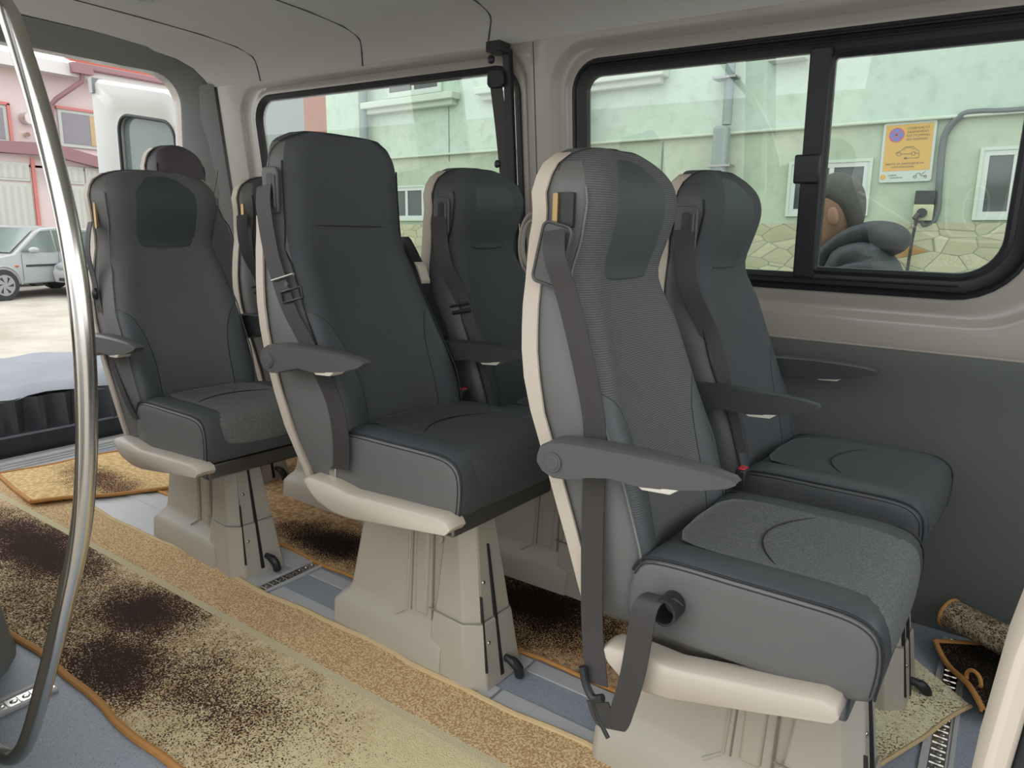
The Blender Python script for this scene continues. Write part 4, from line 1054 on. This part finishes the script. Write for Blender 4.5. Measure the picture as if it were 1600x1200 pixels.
carl = [(-.085,-.02),(-.083,-.005),(-.05,.005),(-.02,.035),(.035,.038),(.065,.01),(.085,0),(.087,-.02),(.06,-.02)]
mb.tube([(x, -.009, z) for x, z in sm([(a,0,b) for a,b in []], 1)] if False else [(x, -.009, z) for x, z in carl], .0018, 5)
mb.tube([(-.04,-.009,-.02),(.03,-.009,-.02)], .0018, 5)
for cx in (-.06,.045): mb.tube([(x, -.009, z) for x, z in circ(cx,-.02,.014,14)+circ(cx,-.02,.014,14)[:1]], .0018, 5)
mb.tube([(-.03,-.009,.008),(-.012,-.009,.028),(.03,-.009,.028),(.045,-.009,.008)], .0015, 5)
mb.tube([(.087,-.009,-.02),(.087,-.009,-.055),(.0,-.009,-.055)], .0018, 5); mb.box((-.02,-.011,-.062),(.0,-.008,-.048)); mb.build('car_drawing', 'signink', sn)
mb = MB(); mb.tube([(.06,-.008,-.205),(.08,-.008,-.195),(.09,-.008,-.18),(.11,-.008,-.18),(.115,-.008,-.2),(.16,-.008,-.205)], .0018, 5); mb.tube([(.115,-.008,-.195),(.15,-.008,-.165)], .0018, 5)
for cx in (.075,.15): mb.tube([(x, -.008, z) for x, z in circ(cx,-.208,.01,10)+circ(cx,-.208,.01,10)[:1]], .0018, 5)
mb.build('tow_truck_drawing', 'signink', sn)
flat(circ(-.165,-.20,.022), -.006, -.0085).build('orange_disc', 'signyellow', sn)
def text(body, size, loc, mat, par, rot=(PI/2,0,0), align='LEFT', name='lettering'):
    cu = bpy.data.curves.new(name, 'FONT'); cu.body = body; cu.size = size; cu.extrude = .0004; cu.align_x = align
    cu.materials.append(M[mat]); t0 = bpy.data.objects.new(name, cu); COL.objects.link(t0)
    bpy.context.view_layer.update(); me = bpy.data.meshes.new_from_object(t0); bpy.data.objects.remove(t0); o = bpy.data.objects.new(name, me); COL.objects.link(o); o.parent = par; o.location = loc; o.rotation_euler = rot; return o
for i, tx in enumerate(('СПИРАНЕТО', 'ЗАБРАНЕНО', 'NO STOPPING', 'NO PARKING')): text(tx, .026, (-.018,-.0085,.172-.029*i), 'signink', sn)
text('МЯСТО ЗА ЗАРЕЖДАНЕ НА', .021, (-.155,-.0085,-.105), 'signink', sn); text('ЕЛЕКТРОМОБИЛИ', .018, (-.105,-.0085,-.130), 'signink', sn)
text('СОФИЯ', .018, (-.13,-.007,-.195), 'signink', sn); text('ПАРКИРАНЕ', .016, (-.115,-.007,-.215), 'signink', sn)

ch = empty('wall_charger', (-.70, GY-.0, 1.40), 0, 'small cream wall charging box with black screen below the sign', 'charger')
mb = MB(); mb.box((-.07,-.10,-.13),(.075,0,.0)); mb.build('box', 'charger', ch, bevel=.008)
mb = MB(); mb.box((-.07,-.10,.0),(.075,0,.11)); mb.build('screen', 'blackplastic', ch, bevel=.006)
mb = MB(); mb.cyl((.0,-.10,-.07),(.0,-.15,-.07), .038, 16); mb.cyl((-.02,-.15,-.08),(-.045,-.17,-.12), .02, 10); mb.build('plug', 'blackplastic', ch)
cb = MB(); cb.tube(sm([(-.03+.0,-.12,-.10),(-.045,-.1,-.3),(-.05,-.08,-.6),(-.045,-.08,-.9),(-.03,-.08,-1.3),(-.06,-.1,-1.9)], 4), .012, 8); cb.build('charging_cable', 'blackplastic', ch)
mb = MB(); mb.tube(sm([(1.2,GY-.03,FZ(1.2,2.07)),(-.1,GY-.03,FZ(-.1,2.045)),(-.42,GY-.03,2.11),(-.53,GY-.03,2.09),(-.61,GY-.03,1.99),(-.63,GY-.03,1.85),(-.61,GY-.03,1.5),(-.60,GY-.03,1.36),(-.625,GY-.03,1.26),(-.68,GY-.03,1.23),(-.70,GY-.03,1.27)], 5), .026, 8)
o = mb.build('supply_conduit', 'conduit'); tag(o, 'grey conduit curving down the green wall to the charging box', 'cable')

# far bits behind the rear-side window
mb = MB(); mb.box((-14.55,12,-.55),(-13.55,16,6.2)); o = mb.build('brick_house', 'brick', None); tag(o, 'orange brick gable beside the green house, seen through rear side window', 'building')
mb = MB(); mb.box((-38,26,-.55),(-30.2,31,9.5)); o = mb.build('grey_house', 'greywall', None); tag(o, 'pale grey house behind the brick gable', 'building')

# ------------------------------------------------------------------ person outside the sliding window
pe = empty('person', (-.45,3.1,-.52), 0, 'man in dark hooded jacket looking down outside the sliding window', 'person')
def skinmesh(name, verts, edges, radii, mat, par, sub=2):
    me = bpy.data.meshes.new(name); me.from_pydata(verts, edges, []); o = bpy.data.objects.new(name, me); COL.objects.link(o); o.parent = par
    m = o.modifiers.new('skin', 'SKIN'); sv = me.skin_vertices[0].data
    for i, r in enumerate(radii): sv[i].radius = r if isinstance(r, tuple) else (r, r)
    sv[0].use_root = True
    s2 = o.modifiers.new('sub', 'SUBSURF'); s2.levels = sub; s2.render_levels = sub
    me.materials.append(M[mat]); 
    m.use_smooth_shade = True
    return o
# body: local coords, ground z=0; faces -x
V = [(0,0,.98),(.0,0,1.15),(-.02,0,1.33),(-.04,0,1.46),(-.10,0,1.57),(-.14,0,1.63)]
Ed = [(0,1),(1,2),(2,3),(3,4),(4,5)]; Rd = [(.15,.12),(.15,.12),(.16,.13),(.11,.09),(.055,.055),(.055,.055)]
def addchain(base, pts, rs):
    b = base
    for p, r in zip(pts, rs): V.append(p); Rd.append(r); Ed.append((b, len(V)-1)); b = len(V)-1
    return b
for sd in (-1,1):
    addchain(0, [(0,sd*.10,.90),(-.01,sd*.11,.50),(.03,sd*.11,.10),(-.05,sd*.11,.05),(-.16,sd*.12,.04)], [.095,.065,.045,.045,.035])
    e = addchain(3, [(-.03,sd*.19,1.43),(-.02,sd*.23,1.16),(-.20,sd*.18,1.05),(-.28,sd*.12,1.06)], [.065,.05,.038,.035])
body = skinmesh('body', V, Ed, Rd, 'trousers', pe)
# jacket over torso and arms
V=[(.0,0,.95),(.0,0,1.15),(-.02,0,1.36),(-.03,0,1.50),(-.08,0,1.60)]; Ed=[(0,1),(1,2),(2,3),(3,4)]; Rd=[(.19,.15),(.185,.145),(.20,.155),(.20,.145),(.12,.09)]
for sd in (-1,1): addchain(3, [(-.05,sd*.20,1.52),(-.04,sd*.25,1.24),(-.20,sd*.20,1.10),(-.26,sd*.15,1.08)], [.11,.08,.06,.05])
skinmesh('jacket', V, Ed, Rd, 'jacket', pe)
mb = MB()
mb.sphere((.0,0,1.635), .125, .95,1.15,.58, 20, 12)
mb.tube(sm([(.0,-.10,1.665),(-.07,-.125,1.645),(-.14,-.115,1.59),(-.20,-.04,1.53),(-.20,.04,1.53),(-.14,.115,1.59),(-.07,.125,1.645),(.0,.10,1.665)], 4), .040, 10)
ho = mb.build('hood', 'jacket', pe); rm = ho.modifiers.new('remesh', 'REMESH'); rm.mode = 'VOXEL'; rm.voxel_size = .014; rm.use_smooth_shade = True
smm = ho.modifiers.new('smooth', 'SMOOTH'); smm.iterations = 14; smm.factor = .5
# head
hd = MB(); rings = []
hx, hz = -.165, 1.735
for (dz, fx, bx, w) in ((-.125,-.062,.0,.022),(-.115,-.085,.03,.045),(-.09,-.093,.052,.058),(-.06,-.092,.072,.066),(-.03,-.090,.092,.072),(0,-.088,.100,.075),(.03,-.092,.104,.077),(.06,-.088,.102,.076),(.09,-.070,.088,.066),(.112,-.035,.06,.045),(.122,-.0,.03,.02)):
    cx = (fx+bx)/2; rx = (bx-fx)/2
    rings.append([(cx + rx*math.cos(t*PI/9), w*math.sin(t*PI/9), dz) for t in range(18)])
hd.loft(rings)
hd.cur = 0
nose = [(-.086,0,.028),(-.104,0,.004),(-.118,0,-.018),(-.098,0,-.034)]
hd.tube(sm(nose, 3), [.008,.009,.010,.011,.012,.013,.014,.014,.013,.010], 8)
for sd in (-1,1):
    hd.sphere((.006, sd*.078, -.018), .033, .62,.30,1.0, 12, 8); hd.sphere((-.085, sd*.030, .028), .012, .5,1.1,.6, 8, 6)
hd.tube([(-.094,-.022,-.062),(-.100,0,-.060),(-.094,.022,-.062)], .005, 6)
h = hd.build('head', 'skin', pe, sub=1); h.location = (hx, 0, hz); h.rotation_euler = (0, -.22, 0); h.scale = (1.04, 1.04, 1.14)
hr = MB(); rings = []
for (dz, fx, bx, w) in ((-.095,.046,.072,.045),(-.06,.036,.088,.062),(-.02,.024,.104,.079),(.02,.0,.110,.081),(.05,-.085,.111,.082),(.08,-.088,.100,.076),(.105,-.062,.078,.058),(.125,-.03,.045,.032),(.132,-.0,.02,.012)):
    cx = (fx+bx)/2; rx = (bx-fx)/2
    rings.append([(cx + rx*math.cos(t*PI/9), w*math.sin(t*PI/9), dz) for t in range(18)])
hr.loft(rings); hr.build('hair', 'hair', h, sub=1)
for sd in (-1,1):
    hn = MB(); hn.sphere((-.27, sd*.13, 1.06), .045, 1,.45,.8)
    for q in range(4): hn.tube(sm([(-.295, sd*.13, 1.08-.018*q), (-.34, sd*.125, 1.075-.018*q), (-.36, sd*.12, 1.06-.018*q)], 2), .009, 6)
    hn.tube([(-.27, sd*.11, 1.09), (-.31, sd*.09, 1.10)], .010, 6); hn.build('hand', 'skin', pe, sub=1)

# ------------------------------------------------------------------ white van parked behind the photographer; the sliding window mirrors its front
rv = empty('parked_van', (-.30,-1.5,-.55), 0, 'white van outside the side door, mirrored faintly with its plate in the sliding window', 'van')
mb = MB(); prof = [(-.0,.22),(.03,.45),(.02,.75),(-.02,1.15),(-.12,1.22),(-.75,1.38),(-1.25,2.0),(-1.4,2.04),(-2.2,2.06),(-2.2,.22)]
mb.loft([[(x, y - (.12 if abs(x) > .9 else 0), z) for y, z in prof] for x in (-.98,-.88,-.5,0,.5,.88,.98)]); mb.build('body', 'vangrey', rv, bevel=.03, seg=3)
mb = MB(); mb.tube([(x+.30, .02, z+.55) for x, z in [(-.48,.61),(-.465,.40),(-.45,.28),(-.41,.24),(-.30,.235),(-.2,.24),(-.15,.29),(-.125,.42),(-.11,.61)]], .010, 8); mb.build('grille_trim', 'vanchrome', rv)
mb = MB(); mb.tube([(-.29+.30+.075*math.cos(t*PI/16), .02, .44+.55+.15*math.sin(t*PI/16)) for t in range(33)], .006, 8, False); mb.build('badge_ring', 'vanchrome', rv)
mb = MB(); mb.tube([(.01-.07,.02,1.05),(.01+.07,.02,1.05)], .004, 6); mb.build('badge_bar', 'vanchrome', rv)
mb = MB(); mb.tube(sm([(-.75,.0,1.10),(-.55,.02,.98),(-.25,.04,.80),(0,.045,.76),(.25,.04,.78),(.6,.02,.95)], 5), .010, 8); mb.build('bumper_trim', 'vanchrome', rv)
for x in (-.72, .72):
    mb = MB(); mb.sphere((x,.0,.92), .16, 1,.3,.8); mb.build('headlamp', 'headlamp', rv)
for x in (-.80, .62):
    mb = MB(); mb.cyl((x,-.75,.33),(x+.18,-.75,.33), .33, 24); mb.build('wheel', 'tyre', rv, bevel=.02)
mb = MB(); mb.box((-.31,.03,.57),(.20,.045,.68)); npz = mb.build('number_plate', 'plate', rv, bevel=.003)
t = text('CA 6089 BK', .105, (-.055,.047,.588), 'blackplastic', npz, rot=(PI/2,0,PI), align='CENTER')

# ------------------------------------------------------------------ light
w = bpy.data.worlds.new('world'); SC.world = w; w.use_nodes = True; nt = w.node_tree
bg = nt.nodes['Background']; tc = nt.nodes.new('ShaderNodeTexCoord'); sp = nt.nodes.new('ShaderNodeSeparateXYZ'); cr = nt.nodes.new('ShaderNodeValToRGB')
nt.links.new(tc.outputs['Generated'], sp.inputs[0]); nt.links.new(sp.outputs[2], cr.inputs[0]); nt.links.new(cr.outputs[0], bg.inputs[0])
cr.color_ramp.elements[0].color = (.86,.87,.88,1); cr.color_ramp.elements[0].position = 0
cr.color_ramp.elements[1].color = (.95,.97,1,1); cr.color_ramp.elements[1].position = .6
bg.inputs[1].default_value = 1.0
SC.view_settings.view_transform = 'Standard'
SC.view_settings.exposure = 1.35
SC.cycles.max_bounces = 8; SC.cycles.transparent_max_bounces = 12
